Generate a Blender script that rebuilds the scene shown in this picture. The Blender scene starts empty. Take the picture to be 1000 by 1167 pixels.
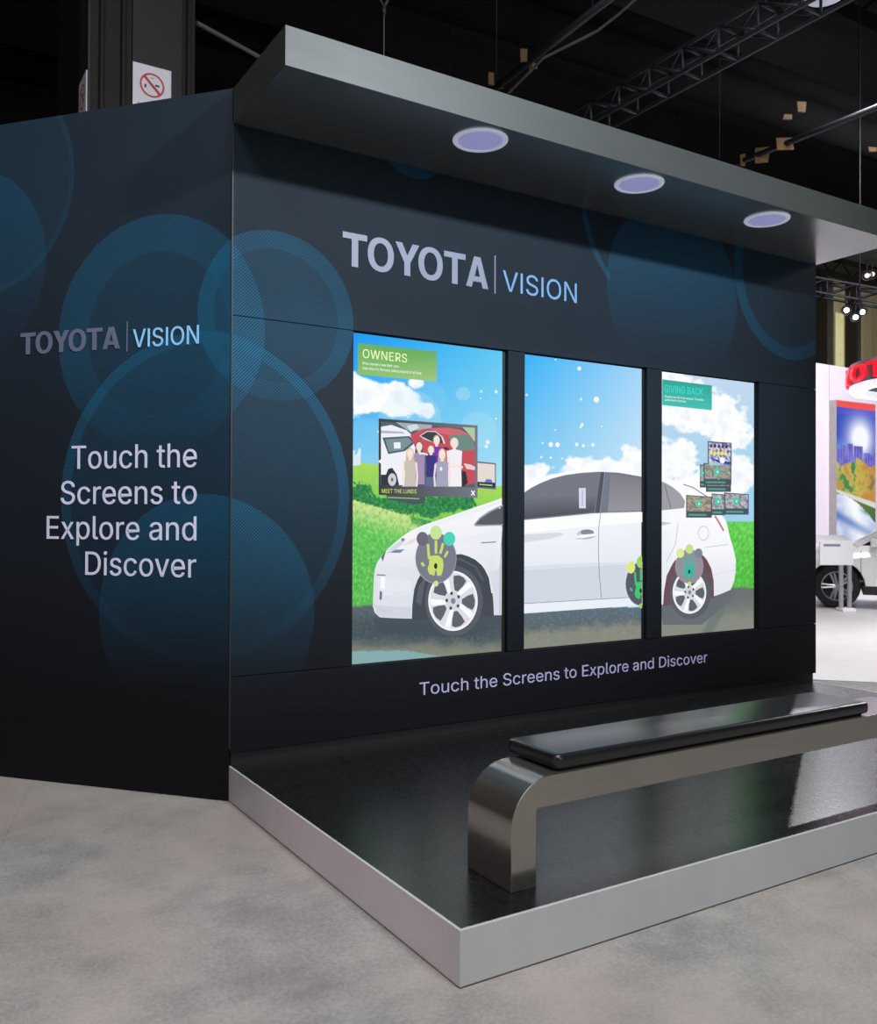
import bpy, bmesh, math, random
from mathutils import Vector, Matrix, noise
from mathutils.geometry import tessellate_polygon
random.seed(7)
S = bpy.context.scene
COL = S.collection
R = math.radians
# ------------------------------------------------------------------ camera
CAM = Vector((-1.6675, -4.8907, 1.5753)); YAW, PITCH, ROLL, FPX = .5557, .0092, .0040, 1024.95
FW = Vector((math.sin(YAW)*math.cos(PITCH), math.cos(YAW)*math.cos(PITCH), math.sin(PITCH)))
R0 = Vector((math.cos(YAW), -math.sin(YAW), 0)); U0 = R0.cross(FW)
RT = R0*math.cos(ROLL)+U0*math.sin(ROLL); UP = -R0*math.sin(ROLL)+U0*math.cos(ROLL)
cd = bpy.data.cameras.new('camera'); cam = bpy.data.objects.new('camera', cd); COL.objects.link(cam)
m = Matrix((RT, UP, -FW)).transposed().to_4x4(); m.translation = CAM; cam.matrix_world = m
cd.sensor_fit = 'HORIZONTAL'; cd.sensor_width = 36; cd.lens = FPX*36/1000; cd.clip_end = 200
cd.dof.use_dof = True; cd.dof.focus_distance = 5.6; cd.dof.aperture_fstop = 5.6
S.camera = cam
S.view_settings.view_transform = 'Standard'; S.view_settings.look = 'None'
S.view_settings.gamma = 1; S.view_settings.exposure = 0; S.view_settings.use_curve_mapping = False

def ray(x, y): return FW+RT*((x-500)/FPX)-UP*((y-583.5)/FPX)
def on_plane(x, y, P0, n):            # a measured photo point taken to a known plane of the place
    d = ray(x, y); n = Vector(n); return CAM+d*((Vector(P0)-CAM).dot(n)/d.dot(n))
def onY(x, y, Y): return on_plane(x, y, (0, Y, 0), (0, 1, 0))
def onZ(x, y, Z): return on_plane(x, y, (0, 0, Z), (0, 0, 1))
def onX(x, y, X): return on_plane(x, y, (X, 0, 0), (1, 0, 0))
def at(x, y, d): return CAM+ray(x, y)*d
# ------------------------------------------------------------------ colour / materials
def lin(c):
    o = []
    for v in c[:3]:
        v = max(0, v)/255; o.append(v/12.92 if v <= .04045 else ((v+.055)/1.055)**2.4)
    return tuple(o)+(1,)
class NT:
    def __init__(s, name):
        s.m = bpy.data.materials.new(name); s.m.use_nodes = True; s.t = s.m.node_tree; s.n = s.t.nodes; s.l = s.t.links
        s.b = s.n['Principled BSDF']
    def new(s, typ, **k):
        x = s.n.new(typ)
        for a, v in k.items(): setattr(x, a, v)
        return x
    def put(s, sock, v):
        if isinstance(v, bpy.types.NodeSocket): s.l.new(v, sock)
        else: sock.default_value = v
    def math(s, op, a, b=0., c=0., clamp=False):
        x = s.new('ShaderNodeMath', operation=op, use_clamp=clamp)
        s.put(x.inputs[0], a); s.put(x.inputs[1], b); s.put(x.inputs[2], c); return x.outputs[0]
    def mix(s, f, a, b):
        x = s.new('ShaderNodeMix', data_type='RGBA'); s.put(x.inputs[0], f); s.put(x.inputs[6], a); s.put(x.inputs[7], b); return x.outputs[2]
    def noise(s, scale, detail=3, rough=.5, vec=None, dist=0):
        x = s.new('ShaderNodeTexNoise'); x.inputs['Scale'].default_value = scale; x.inputs['Detail'].default_value = detail
        x.inputs['Roughness'].default_value = rough; x.inputs['Distortion'].default_value = dist
        if vec is None: vec = s.new('ShaderNodeTexCoord').outputs['Object']
        s.l.new(vec, x.inputs['Vector']); return x.outputs['Fac']
    def maprange(s, v, a, b, c, d):
        x = s.new('ShaderNodeMapRange'); s.put(x.inputs[0], v)
        for i, q in enumerate((a, b, c, d)): x.inputs[i+1].default_value = q
        return x.outputs[0]
    def set(s, **k):
        names = dict(base='Base Color', rough='Roughness', metal='Metallic', spec='Specular IOR Level', emit='Emission Color', estr='Emission Strength', coat='Coat Weight', crough='Coat Roughness', trans='Transmission Weight', ior='IOR', aniso='Anisotropic', alpha='Alpha')
        for a, v in k.items(): s.put(s.b.inputs[names[a]], v)
        return s
    def bump(s, h, strength=.2, dist=.01):
        x = s.new('ShaderNodeBump'); x.inputs['Strength'].default_value = strength; x.inputs['Distance'].default_value = dist
        s.l.new(h, x.inputs['Height']); s.l.new(x.outputs[0], s.b.inputs['Normal'])
MATS = {}
def mat(name, c, rough=.5, metal=0, var=.08, nscale=6, emit=None, estr=1, spec=.5, coat=0):
    if name in MATS: return MATS[name]
    t = NT(name); n = t.noise(nscale, 3)
    a = lin(c); f = t.maprange(n, .3, .7, 0, 1)
    t.set(base=t.mix(f, tuple(v*(1-var) for v in a[:3])+(1,), tuple(min(1, v*(1+var)) for v in a[:3])+(1,)), rough=rough, metal=metal, spec=spec, coat=coat)
    if emit: t.set(emit=lin(emit), estr=estr)
    MATS[name] = t.m; return t.m
# ------------------------------------------------------------------ objects
def empty(name, loc=(0, 0, 0), rz=0):
    o = bpy.data.objects.new(name, None); COL.objects.link(o); o.location = loc; o.rotation_euler = (0, 0, rz)
    o.empty_display_size = .1; return o
def tag(o, label=None, cat=None, group=None, kind=None):
    for k, v in (('label', label), ('category', cat), ('group', group), ('kind', kind)):
        if v: o[k] = v
    return o
def wm(o):
    M = Matrix.Identity(4)
    while o: M = Matrix.LocRotScale(o.location, o.rotation_euler, o.scale) @ M; o = o.parent
    return M
class MB:
    def __init__(s): s.v = []; s.f = []; s.mi = []; s.sm = []
    def add(s, vs, fs, mi=0, smooth=False):
        k = len(s.v); s.v += [Vector(p) for p in vs]
        for f in fs: s.f.append([i+k for i in f]); s.mi.append(mi); s.sm.append(smooth)
        return s
    def box(s, a, b, mi=0):
        x0, y0, z0 = a; x1, y1, z1 = b
        vs = [(x, y, z) for x in (x0, x1) for y in (y0, y1) for z in (z0, z1)]
        return s.add(vs, [(0, 1, 3, 2), (4, 6, 7, 5), (0, 4, 5, 1), (2, 3, 7, 6), (0, 2, 6, 4), (1, 5, 7, 3)], mi)
    def tube(s, p, q, r, n=8, r2=None, caps=True, mi=0):
        p, q = Vector(p), Vector(q); d = (q-p).normalized(); r2 = r if r2 is None else r2
        a = d.orthogonal().normalized(); b = d.cross(a); vs = []
        for c, rr in ((p, r), (q, r2)):
            for i in range(n): t = 2*math.pi*i/n; vs.append(c+a*math.cos(t)*rr+b*math.sin(t)*rr)
        s.add(vs, [(i, (i+1) % n, (i+1) % n+n, i+n) for i in range(n)], mi, True)
        if caps: s.add(vs[:n], [tuple(range(n-1, -1, -1))], mi); s.add(vs[n:], [tuple(range(n))], mi)
        return s
    def bar(s, p, q, w, h=None, mi=0):      # square bar, h measured upward
        h = h or w; p, q = Vector(p), Vector(q); d = (q-p).normalized()
        a = d.cross(Vector((0, 0, 1))); a = a.normalized() if a.length > 1e-4 else Vector((1, 0, 0)); b = a.cross(d)
        vs = [c+a*i*w/2+b*j*h/2 for c in (p, q) for i, j in ((-1, -1), (1, -1), (1, 1), (-1, 1))]
        return s.add(vs, [(3, 2, 1, 0), (4, 5, 6, 7)]+[(i, (i+1) % 4, (i+1) % 4+4, i+4) for i in range(4)], mi)
    def prism(s, prof, ax, lo, hi, mi=0, smooth=False):   # prof: 2D outline (a,b); ax: function (a,b,t)->point
        n = len(prof); vs = [ax(a, b, lo) for a, b in prof]+[ax(a, b, hi) for a, b in prof]
        s.add(vs, [(i, (i+1) % n, (i+1) % n+n, i+n) for i in range(n)], mi, smooth)
        s.add(vs[:n], [tuple(range(n-1, -1, -1))], mi); s.add(vs[n:], [tuple(range(n))], mi); return s
    def lathe(s, prof, M, n=32, mi=0):    # prof: (radius, height) closed or open; M: matrix, axis local z
        vs = []
        for r, h in prof:
            for i in range(n): t = 2*math.pi*i/n; vs.append(M @ Vector((r*math.cos(t), r*math.sin(t), h)))
        fs = [(j*n+i, j*n+(i+1) % n, (j+1)*n+(i+1) % n, (j+1)*n+i) for j in range(len(prof)-1) for i in range(n)]
        return s.add(vs, fs, mi, True)
    def build(s, name, mats, parent=None, local=False, bevel=0, segs=2, autosmooth=True):
        if not isinstance(mats, (list, tuple)): mats = [mats]
        inv = Matrix.Identity(4) if (local or parent is None) else wm(parent).inverted()
        me = bpy.data.meshes.new(name); me.from_pydata([inv @ v for v in s.v], [], s.f)
        for x in mats: me.materials.append(x)
        me.polygons.foreach_set('material_index', s.mi); me.polygons.foreach_set('use_smooth', s.sm)
        bm = bmesh.new(); bm.from_mesh(me); bmesh.ops.remove_doubles(bm, verts=bm.verts, dist=1e-5)
        bmesh.ops.recalc_face_normals(bm, faces=bm.faces)
        for e in bm.edges:
            if len(e.link_faces) == 2 and e.calc_face_angle(0) > .6: e.smooth = False
        bm.to_mesh(me); bm.free()
        o = bpy.data.objects.new(name, me); COL.objects.link(o); o.parent = parent
        if bevel:
            b = o.modifiers.new('bevel', 'BEVEL'); b.width = bevel; b.segments = segs; b.limit_method = 'ANGLE'; b.angle_limit = .6
        return o
def copy_tree(o, parent=None):
    c = o.copy(); COL.objects.link(c); c.parent = parent
    for ch in list(o.children): copy_tree(ch, c)
    return c
# ------------------------------------------------------------------ lettering (outlines of a plain grotesque)
G={"'":(206,['78,318 70,509 136,509 128,318']),'-':(453,['337,244 337,188 114,188 114,244']),'.':(188,['95,-4 78,-1 63,9 53,24 50,41 53,59 63,73 78,83 95,87 113,83 128,73 138,59 141,41 138,24 128,9 113,-1']),'A':(480,['16,0 201,509 276,509 463,0 395,0 287,302 264,372 232,478 245,478 228,419 213,371 191,302 85,0','110,142 110,199 370,199 370,142']),'B':(456,['60,0 60,509 241,509 289,504 329,491 359,469 381,442 394,410 398,374 395,344 387,320 373,301 356,286 336,275 315,267 315,262 339,257 363,245 385,227 402,203 414,173 418,136 413,100 400,67 377,39 344,18 301,4 247,0','125,57 245,57 296,63 330,80 349,105 355,137 352,161 342,184 327,203 306,218 279,228 248,231 125,231','125,285 238,285 265,288 288,296 308,309 323,326 333,348 336,372 330,403 313,429 283,446 240,452 125,452']),'C':(510,['267,-7 235,-5 205,1 177,11 150,25 126,42 104,63 86,88 70,115 57,146 48,179 42,215 40,254 42,293 48,329 57,362 70,393 86,421 104,445 126,466 150,484 177,498 205,508 235,514 267,516 305,513 340,504 373,490 402,471 427,447 448,418 463,385 473,348 408,348 401,373 389,395 375,413 357,428 337,440 315,449 292,454 267,456 223,450 184,432 150,403 125,364 109,314 103,254 109,194 125,145 151,105 184,76 223,59 267,53 292,55 315,60 337,69 357,81 375,96 389,114 401,136 408,160 473,160 463,124 448,91 428,62 402,38 373,19 341,5 305,-4']),'D':(502,['225,509 261,507 294,501 325,492 353,478 399,441 433,391 446,361 455,329 460,293 462,255 460,217 455,181 446,149 433,119 417,92 398,68 376,48 351,31 322,17 291,8 256,2 219,0 60,0 60,509','125,57 215,57 272,63 318,81 354,110 379,149 394,198 399,255 394,312 379,361 354,399 320,428 275,446 221,452 125,452']),'E':(419,['60,0 60,509 372,509 372,452 125,452 125,286 355,286 355,229 125,229 125,57 375,57 375,0']),'G':(520,['269,-7 236,-5 205,1 176,11 149,25 125,43 104,64 85,88 69,116 57,146 47,179 42,215 40,254 42,293 47,329 57,362 69,393 85,421 103,445 125,466 149,484 175,498 203,508 233,514 265,516 304,513 340,504 374,489 403,469 429,445 449,416 465,384 474,349 408,349 399,372 387,393 373,411 356,427 337,439 315,448 291,454 265,456 222,450 183,432 150,404 125,364 109,314 103,254 109,194 125,145 151,105 184,76 224,59 269,53 309,57 345,71 374,93 396,123 410,160 415,202 434,199 283,199 283,256 478,256 478,200 471,141 451,91 419,50 377,19 326,0']),'H':(517,['60,0 60,509 125,509 125,289 392,289 392,509 457,509 457,0 392,0 392,232 125,232 125,0']),'I':(186,['60,0 60,509 126,509 126,0']),'K':(467,['104,145 104,216 139,261 174,303 212,344 364,509 448,509 231,276 228,276','60,0 60,509 125,509 125,334 124,225 125,193 125,0','372,0 188,259 228,309 449,0']),'L':(393,['60,0 60,509 125,509 125,57 361,57 361,0']),'M':(628,['60,0 60,509 152,509 277,187 287,159 299,123 311,84 322,49 307,49 318,83 330,121 342,158 352,187 476,509 568,509 568,0 504,0 504,291 504,327 505,369 506,413 507,457 513,457 498,409 482,363 467,322 456,291 342,0 286,0 170,291 159,321 145,361 129,408 112,457 119,457 120,416 121,372 122,328 122,291 122,0']),'N':(523,['60,0 60,509 136,509 343,183 363,151 388,107 401,82 414,55 405,54 402,81 401,108 399,157 399,195 399,509 463,509 463,0 387,0 202,290 177,331 148,381 108,452 119,454 122,384 124,328 125,291 125,0']),'O':(533,['267,-7 235,-5 205,1 177,11 150,25 126,42 105,63 86,88 70,115 57,146 48,179 42,215 40,254 42,293 48,329 57,362 70,393 86,421 105,445 126,466 150,484 177,498 205,508 235,514 267,516 299,514 329,508 357,498 384,484 408,466 429,445 448,421 464,393 477,362 486,329 491,293 493,254 491,215 486,179 477,146 464,115 448,88 429,63 408,42 384,25 357,11 329,1 299,-5','267,53 310,59 349,76 383,105 408,144 425,194 430,254 425,314 408,365 383,404 349,433 310,450 267,456 223,450 184,433 151,404 125,364 109,314 103,254 109,194 125,144 151,105 184,76 223,59']),'P':(445,['60,0 60,509 235,509 289,503 332,487 366,462 390,430 404,391 409,348 404,304 390,265 366,233 332,207 289,191 235,186 109,186 109,242 233,242 269,246 297,256 318,272 333,294 342,319 344,348 342,376 333,402 318,423 297,439 268,449 232,452 125,452 125,0']),'R':(449,['60,0 60,509 236,509 290,504 333,489 367,465 390,433 405,395 409,352 405,309 390,271 367,240 333,217 289,203 236,198 96,198 96,255 234,255 269,258 298,267 319,281 334,300 342,324 345,352 342,380 334,405 319,425 298,440 269,449 233,452 125,452 125,0','353,0 230,229 303,229 428,0']),'S':(447,['224,-9 172,-4 128,9 91,31 64,60 46,96 38,137 104,137 110,110 123,88 142,71 166,59 194,52 224,49 257,52 286,60 311,74 329,92 341,114 346,139 342,161 332,179 316,193 296,205 272,214 245,222 184,239 128,260 86,289 60,326 52,372 58,413 75,448 102,476 138,498 180,511 227,516 275,511 316,498 351,476 377,449 394,415 401,378 337,378 326,412 302,437 267,453 225,459 194,456 167,448 145,435 129,418 118,398 115,376 119,352 131,334 148,319 169,308 191,300 212,293 264,279 287,272 312,264 336,252 359,238 379,220 395,198 405,171 408,139 403,99 386,64 360,34 323,11 278,-4']),'T':(449,['32,452 32,509 417,509 417,452 257,452 257,0 193,0 193,452']),'U':(517,['259,-8 203,-2 154,15 114,43 85,80 66,124 60,173 60,509 124,509 124,178 128,144 141,113 160,87 187,68 220,56 259,52 298,56 331,68 357,87 377,113 389,144 393,178 393,509 457,509 457,173 451,124 433,80 403,43 363,15 315,-2']),'V':(480,['204,0 16,509 84,509 192,206 215,137 248,31 235,31 252,90 267,138 290,206 395,509 463,509 278,0']),'W':(686,['16,509 82,509 193,92 306,509 380,509 492,92 603,509 670,509 530,0 455,0 343,412 230,0 155,0']),'Y':(472,['203,0 203,208 16,509 91,509 192,344 208,318 222,292 236,264 250,230 224,230 237,265 251,293 280,344 381,509 455,509 268,208 268,0']),'a':(389,['160,-9 126,-5 94,5 68,22 48,45 35,73 30,108 34,138 43,161 58,179 78,193 100,203 125,211 152,216 178,220 234,227 252,230 265,235 273,243 276,255 276,257 273,279 267,297 256,311 240,322 220,329 196,331 171,329 149,322 132,313 118,301 107,288 100,274 41,291 57,322 79,346 104,364 133,375 163,382 194,384 215,383 239,379 263,372 286,360 306,343 322,320 333,290 337,251 337,0 277,0 277,52 272,52 264,38 252,25 236,12 215,1 190,-6','170,45 202,49 228,59 248,74 263,93 272,115 276,138 276,190 270,186 259,182 231,176 200,171 175,168 154,164 134,159 117,150 103,139 95,124 92,105 94,87 102,72 114,61 130,52 149,47']),'b':(424,['229,-8 198,-5 172,4 153,17 138,31 127,46 118,59 112,59 112,0 53,0 53,509 114,509 114,319 118,319 127,331 137,346 152,360 171,373 197,381 229,384 274,378 313,361 345,332 370,293 385,245 390,189 385,133 370,84 346,45 313,16 274,-2','220,47 253,51 279,66 301,88 316,117 325,151 328,189 325,227 316,261 301,290 280,311 253,325 220,330 188,325 161,312 140,291 125,263 116,229 113,189 116,150 125,115 140,86 162,65 188,51']),'c':(396,['207,-8 159,-2 117,16 82,46 56,85 40,133 34,187 40,243 56,291 82,330 117,360 159,378 207,384 234,383 260,377 284,368 305,356 324,341 340,322 353,301 362,277 303,262 298,276 290,289 281,301 270,311 257,319 242,325 226,329 207,330 173,325 145,310 124,287 108,258 99,224 96,187 99,151 108,117 124,89 145,66 173,51 207,46 226,48 243,52 258,58 271,66 282,76 292,89 299,102 304,117 363,102 354,78 341,56 325,37 306,21 285,9 261,-1 235,-6']),'d':(424,['195,-8 151,-2 111,16 79,45 55,84 39,133 34,189 39,245 55,293 79,332 112,361 151,378 196,384 228,381 253,373 272,360 287,346 298,331 306,319 311,319 311,509 372,509 372,0 313,0 313,59 307,59 298,46 287,31 272,17 252,4 227,-5','205,47 236,51 263,65 284,86 299,115 309,150 312,189 309,229 300,263 284,291 263,312 237,325 205,330 172,325 145,311 124,290 108,261 99,227 96,189 99,151 109,117 124,88 145,66 172,51']),'e':(404,['212,-8 161,-2 117,16 82,46 56,85 40,132 34,187 39,242 55,290 81,329 115,359 157,378 205,384 236,382 266,374 294,361 319,341 341,315 357,282 368,242 371,194 371,169 75,169 75,221 338,221 310,202 307,237 298,269 283,294 263,314 237,326 205,330 173,326 146,313 125,294 109,270 99,241 96,211 96,178 100,139 110,106 128,80 151,61 179,50 212,46 234,48 254,53 271,61 285,73 297,88 306,105 365,91 353,63 335,39 311,19 283,4 249,-5']),'f':(254,['228,379 228,327 6,327 6,379','81,0 81,432 84,461 96,486 113,505 135,519 161,527 187,530 207,529 222,527 234,524 243,521 227,468 215,472 206,473 195,474 171,470 154,460 145,443 142,419 142,0']),'g':(425,['207,-151 168,-148 134,-140 105,-127 82,-110 64,-91 51,-69 101,-41 110,-53 122,-66 136,-78 154,-88 178,-95 207,-97 249,-92 282,-75 304,-47 311,-6 311,68 306,68 298,56 287,41 272,28 252,16 227,8 195,5 152,10 113,27 80,53 55,90 39,136 34,191 39,246 55,293 80,332 112,361 152,378 196,384 228,382 253,373 273,360 288,346 299,331 308,319 313,319 313,379 372,379 372,-9 367,-54 350,-90 324,-117 291,-136 251,-147','205,59 237,63 264,75 285,95 300,121 309,154 312,193 309,231 300,264 285,291 264,312 237,325 205,330 172,325 145,312 124,290 109,262 99,229 96,193 99,155 109,123 124,96 145,76 172,63']),'h':(410,['114,227 114,0 53,0 53,509 114,509 114,287 102,287 124,332 152,362 187,379 227,384 264,380 295,369 321,349 341,321 353,285 357,240 357,0 296,0 296,235 290,275 273,304 246,323 210,329 184,326 161,317 141,303 126,283 117,257']),'i':(167,['53,0 53,379 114,379 114,0','84,443 67,446 54,455 44,468 41,483 44,499 54,512 67,521 84,524 100,521 114,512 123,499 126,483 123,468 114,455 100,446']),'k':(381,['110,137 110,212 121,212 284,379 360,379 184,199 177,199','53,0 53,509 114,509 114,0','294,0 148,186 191,229 372,0']),'l':(189,['139,-2 101,3 74,20 58,47 53,84 53,509 114,509 114,99 115,77 120,62 130,54 146,52 160,53 170,54 181,3 162,-1 151,-2']),'m':(610,['53,0 53,379 112,379 112,295 108,295 118,323 132,346 151,363 172,376 195,384 219,386 257,380 287,361 309,331 321,295 312,295 322,321 337,343 357,361 381,375 407,383 437,386 468,383 497,372 522,354 541,328 553,296 557,255 557,0 496,0 496,254 490,289 473,313 447,326 419,330 395,328 374,320 358,307 345,290 338,270 335,247 335,0 274,0 274,260 269,288 253,311 229,326 199,330 178,328 158,320 140,307 126,289 117,266 114,238 114,0']),'n':(410,['114,227 114,0 53,0 53,379 112,379 112,287 102,287 124,332 152,362 187,379 227,384 264,380 295,369 321,349 341,321 353,285 357,240 357,0 296,0 296,235 290,275 273,304 246,323 210,329 184,326 161,317 141,303 126,283 117,257']),'o':(415,['207,-8 159,-2 117,16 82,46 56,85 40,133 34,187 40,243 56,291 82,330 117,360 159,378 207,384 256,378 299,360 333,330 359,291 376,243 381,187 376,133 359,85 333,46 299,16 256,-2','207,46 242,51 270,66 292,89 307,117 316,151 319,187 316,224 307,258 292,287 270,310 242,325 207,330 173,325 145,310 124,287 108,258 99,224 96,187 99,151 108,117 124,89 145,66 173,51']),'p':(424,['53,-143 53,379 112,379 112,319 118,319 126,331 137,346 152,360 171,373 197,381 229,384 274,378 313,361 345,332 370,293 385,245 390,189 385,133 370,84 346,45 313,16 274,-2 229,-8 198,-5 173,4 153,17 138,31 127,46 118,59 114,59 114,-143','220,47 253,51 279,66 301,88 316,117 325,151 328,189 325,227 316,261 301,290 280,311 253,325 220,330 188,325 161,312 140,291 125,263 116,229 113,189 116,150 125,115 140,86 162,65 188,51']),'r':(259,['53,0 53,379 112,379 112,321 115,321 130,347 152,367 181,380 213,385 229,384 243,384 243,322 230,324 207,326 182,323 159,315 140,301 126,284 117,262 114,237 114,0']),'s':(365,['182,-8 145,-5 112,3 84,18 62,38 45,63 36,94 94,107 105,79 124,60 150,49 181,45 217,50 244,62 262,81 268,103 265,121 254,136 237,147 212,155 149,170 104,186 72,208 53,237 47,274 51,305 65,332 87,354 115,370 149,381 187,384 223,381 254,372 279,358 299,339 314,316 324,290 268,277 258,298 243,316 219,328 187,333 156,329 131,317 114,299 109,277 112,258 124,243 144,232 172,223 229,209 275,194 306,171 325,142 331,107 326,75 312,47 290,24 260,6 223,-5']),'t':(227,['204,379 204,327 6,327 6,379','65,471 126,471 126,98 128,76 136,61 150,53 170,50 185,51 202,54 213,2 203,-1 192,-3 168,-4 125,2 92,21 72,52 65,93']),'u':(410,['182,-5 146,-1 115,11 89,31 69,59 57,95 53,139 53,379 114,379 114,144 119,105 137,75 164,56 200,50 226,53 249,62 268,77 283,97 293,122 296,153 296,379 357,379 357,0 298,0 298,92 307,92 286,47 257,17 222,0']),'v':(389,['163,0 17,379 84,379 165,155 177,121 187,87 206,21 184,21 203,87 213,121 224,155 305,379 371,379 226,0']),'w':(567,['138,0 23,379 87,379 133,214 154,137 165,91 175,41 165,41 175,90 186,135 196,176 206,214 252,379 316,379 362,214 382,136 392,91 402,41 391,41 402,90 413,135 434,214 480,379 545,379 429,0 368,0 319,172 305,225 291,280 277,338 291,338 277,280 263,225 248,172 199,0']),'x':(379,['21,0 171,218 171,171 29,379 100,379 147,306 164,279 179,253 207,206 175,206 190,229 202,253 216,279 233,306 282,379 352,379 209,169 209,214 358,0 287,0 231,85 214,112 200,136 187,159 173,182 205,182 191,159 178,136 165,112 148,85 91,0']),'y':(389,['47,-139 61,-86 71,-87 88,-90 104,-89 118,-84 130,-74 141,-58 151,-36 163,-1 17,379 84,379 165,155 177,121 187,87 206,21 184,21 202,87 212,121 224,155 305,379 371,379 204,-58 191,-85 177,-107 159,-124 139,-136 117,-143 91,-145 77,-145 65,-143 54,-141']),'|':(230,['141,673 141,-164 88,-164 88,673']),' ':(188,[])}
def glyph_lines(body, track=0, G=G, bolded=False):
    x = 0; out = []
    for ch in body:
        adv, sp = G[ch]
        k = 0
        for q in sp:
            c = [((x+int(p.split(',')[0]))/1000, int(p.split(',')[1])/1000) for p in q.split(' ')]
            ar_ = sum(c[i-1][0]*c[i][1]-c[i][0]*c[i-1][1] for i in range(len(c)))
            if bolded or ar_ > 0: out.append((0, c))
            else: out.append((k, c)); k += 1
        x += adv+track
    return out
def text(body, name, material, parent, org, right, up, width, cap, bold=0., depth=.003, track=0, local=False):
    """lettering fitted to a width and cap height; org is the baseline's left end, bold widens the strokes"""
    right, up, org = Vector(right).normalized(), Vector(up).normalized(), Vector(org); nrm = right.cross(up)
    heavy = bool(bold) and all(c in BOLD for c in body)
    cs = glyph_lines(body, track, BOLD if heavy else G, heavy)
    xs = [p[0] for k, c in cs for p in c]; x0, x1 = min(xs), max(xs); ky = cap/CAPH; kx = width/(x1-x0); V = []; F = []
    for lay in sorted({k for k, c in cs}):           # strokes that cross inside one letter are filled one after the other
        cu = bpy.data.curves.new('t', 'CURVE'); cu.dimensions = '2D'; cu.fill_mode = 'BOTH'; cu.extrude = .5
        for k, c in cs:
            if k != lay: continue
            s = cu.splines.new('POLY'); s.points.add(len(c)-1); s.use_cyclic_u = True
            for i, (a, b) in enumerate(c): s.points[i].co = ((a-x0)*kx, b*ky, 0, 1)
        o = bpy.data.objects.new('t', cu); COL.objects.link(o)
        dg = bpy.context.evaluated_depsgraph_get(); dg.update()
        me = bpy.data.meshes.new_from_object(o.evaluated_get(dg)); bpy.data.objects.remove(o); bpy.data.curves.remove(cu)
        n0 = len(V); V += [(v.co.x, v.co.y, (v.co.z+.5)*(1+.04*lay)) for v in me.vertices]; F += [[n0+i for i in p.vertices] for p in me.polygons]; bpy.data.meshes.remove(me)
    inv = Matrix.Identity(4) if (local or parent is None) else wm(parent).inverted()
    me = bpy.data.meshes.new(name); me.from_pydata([inv @ (org+right*x+up*y+nrm*(z*depth)) for x, y, z in V], [], F); me.materials.append(material)
    q = bpy.data.objects.new(name, me); COL.objects.link(q); q.parent = parent
    return q
CAPH = max(int(p.split(',')[1]) for p in ' '.join(G['H'][1]).split(' '))/1000
def bold_glyph(adv, *rings):
    k = CAPH*1000; return (adv*k, [' '.join('%d,%d' % (x*k, y*k) for x, y in q) for q in rings])
def bold_oval(rx, ry, n=40, cx=.43):
    o = []
    for i in range(n):
        t = 2*math.pi*i/n; c, s = math.cos(t), math.sin(t)
        o.append((cx+rx*math.copysign(abs(c)**.92, c), .5+ry*math.copysign(abs(s)**.92, s)))
    return o
BOLD = {'T': bold_glyph(.80, [(0, 1), (.78, 1), (.78, .82), (.495, .82), (.495, 0), (.285, 0), (.285, .82), (0, .82)]),
        'O': bold_glyph(.905, bold_oval(.43, .525), bold_oval(.232, .355)[::-1]),
        'Y': bold_glyph(.79, [(0, 1), (.235, 1), (.41, .63), (.585, 1), (.82, 1), (.512, .40), (.512, 0), (.308, 0), (.308, .40)]),
        'A': bold_glyph(.85, [(0, 0), (.30, 1), (.54, 1), (.84, 0), (.625, 0), (.57, .19), (.27, .19), (.215, 0)], [(.325, .36), (.515, .36), (.42, .74)])}
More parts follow.
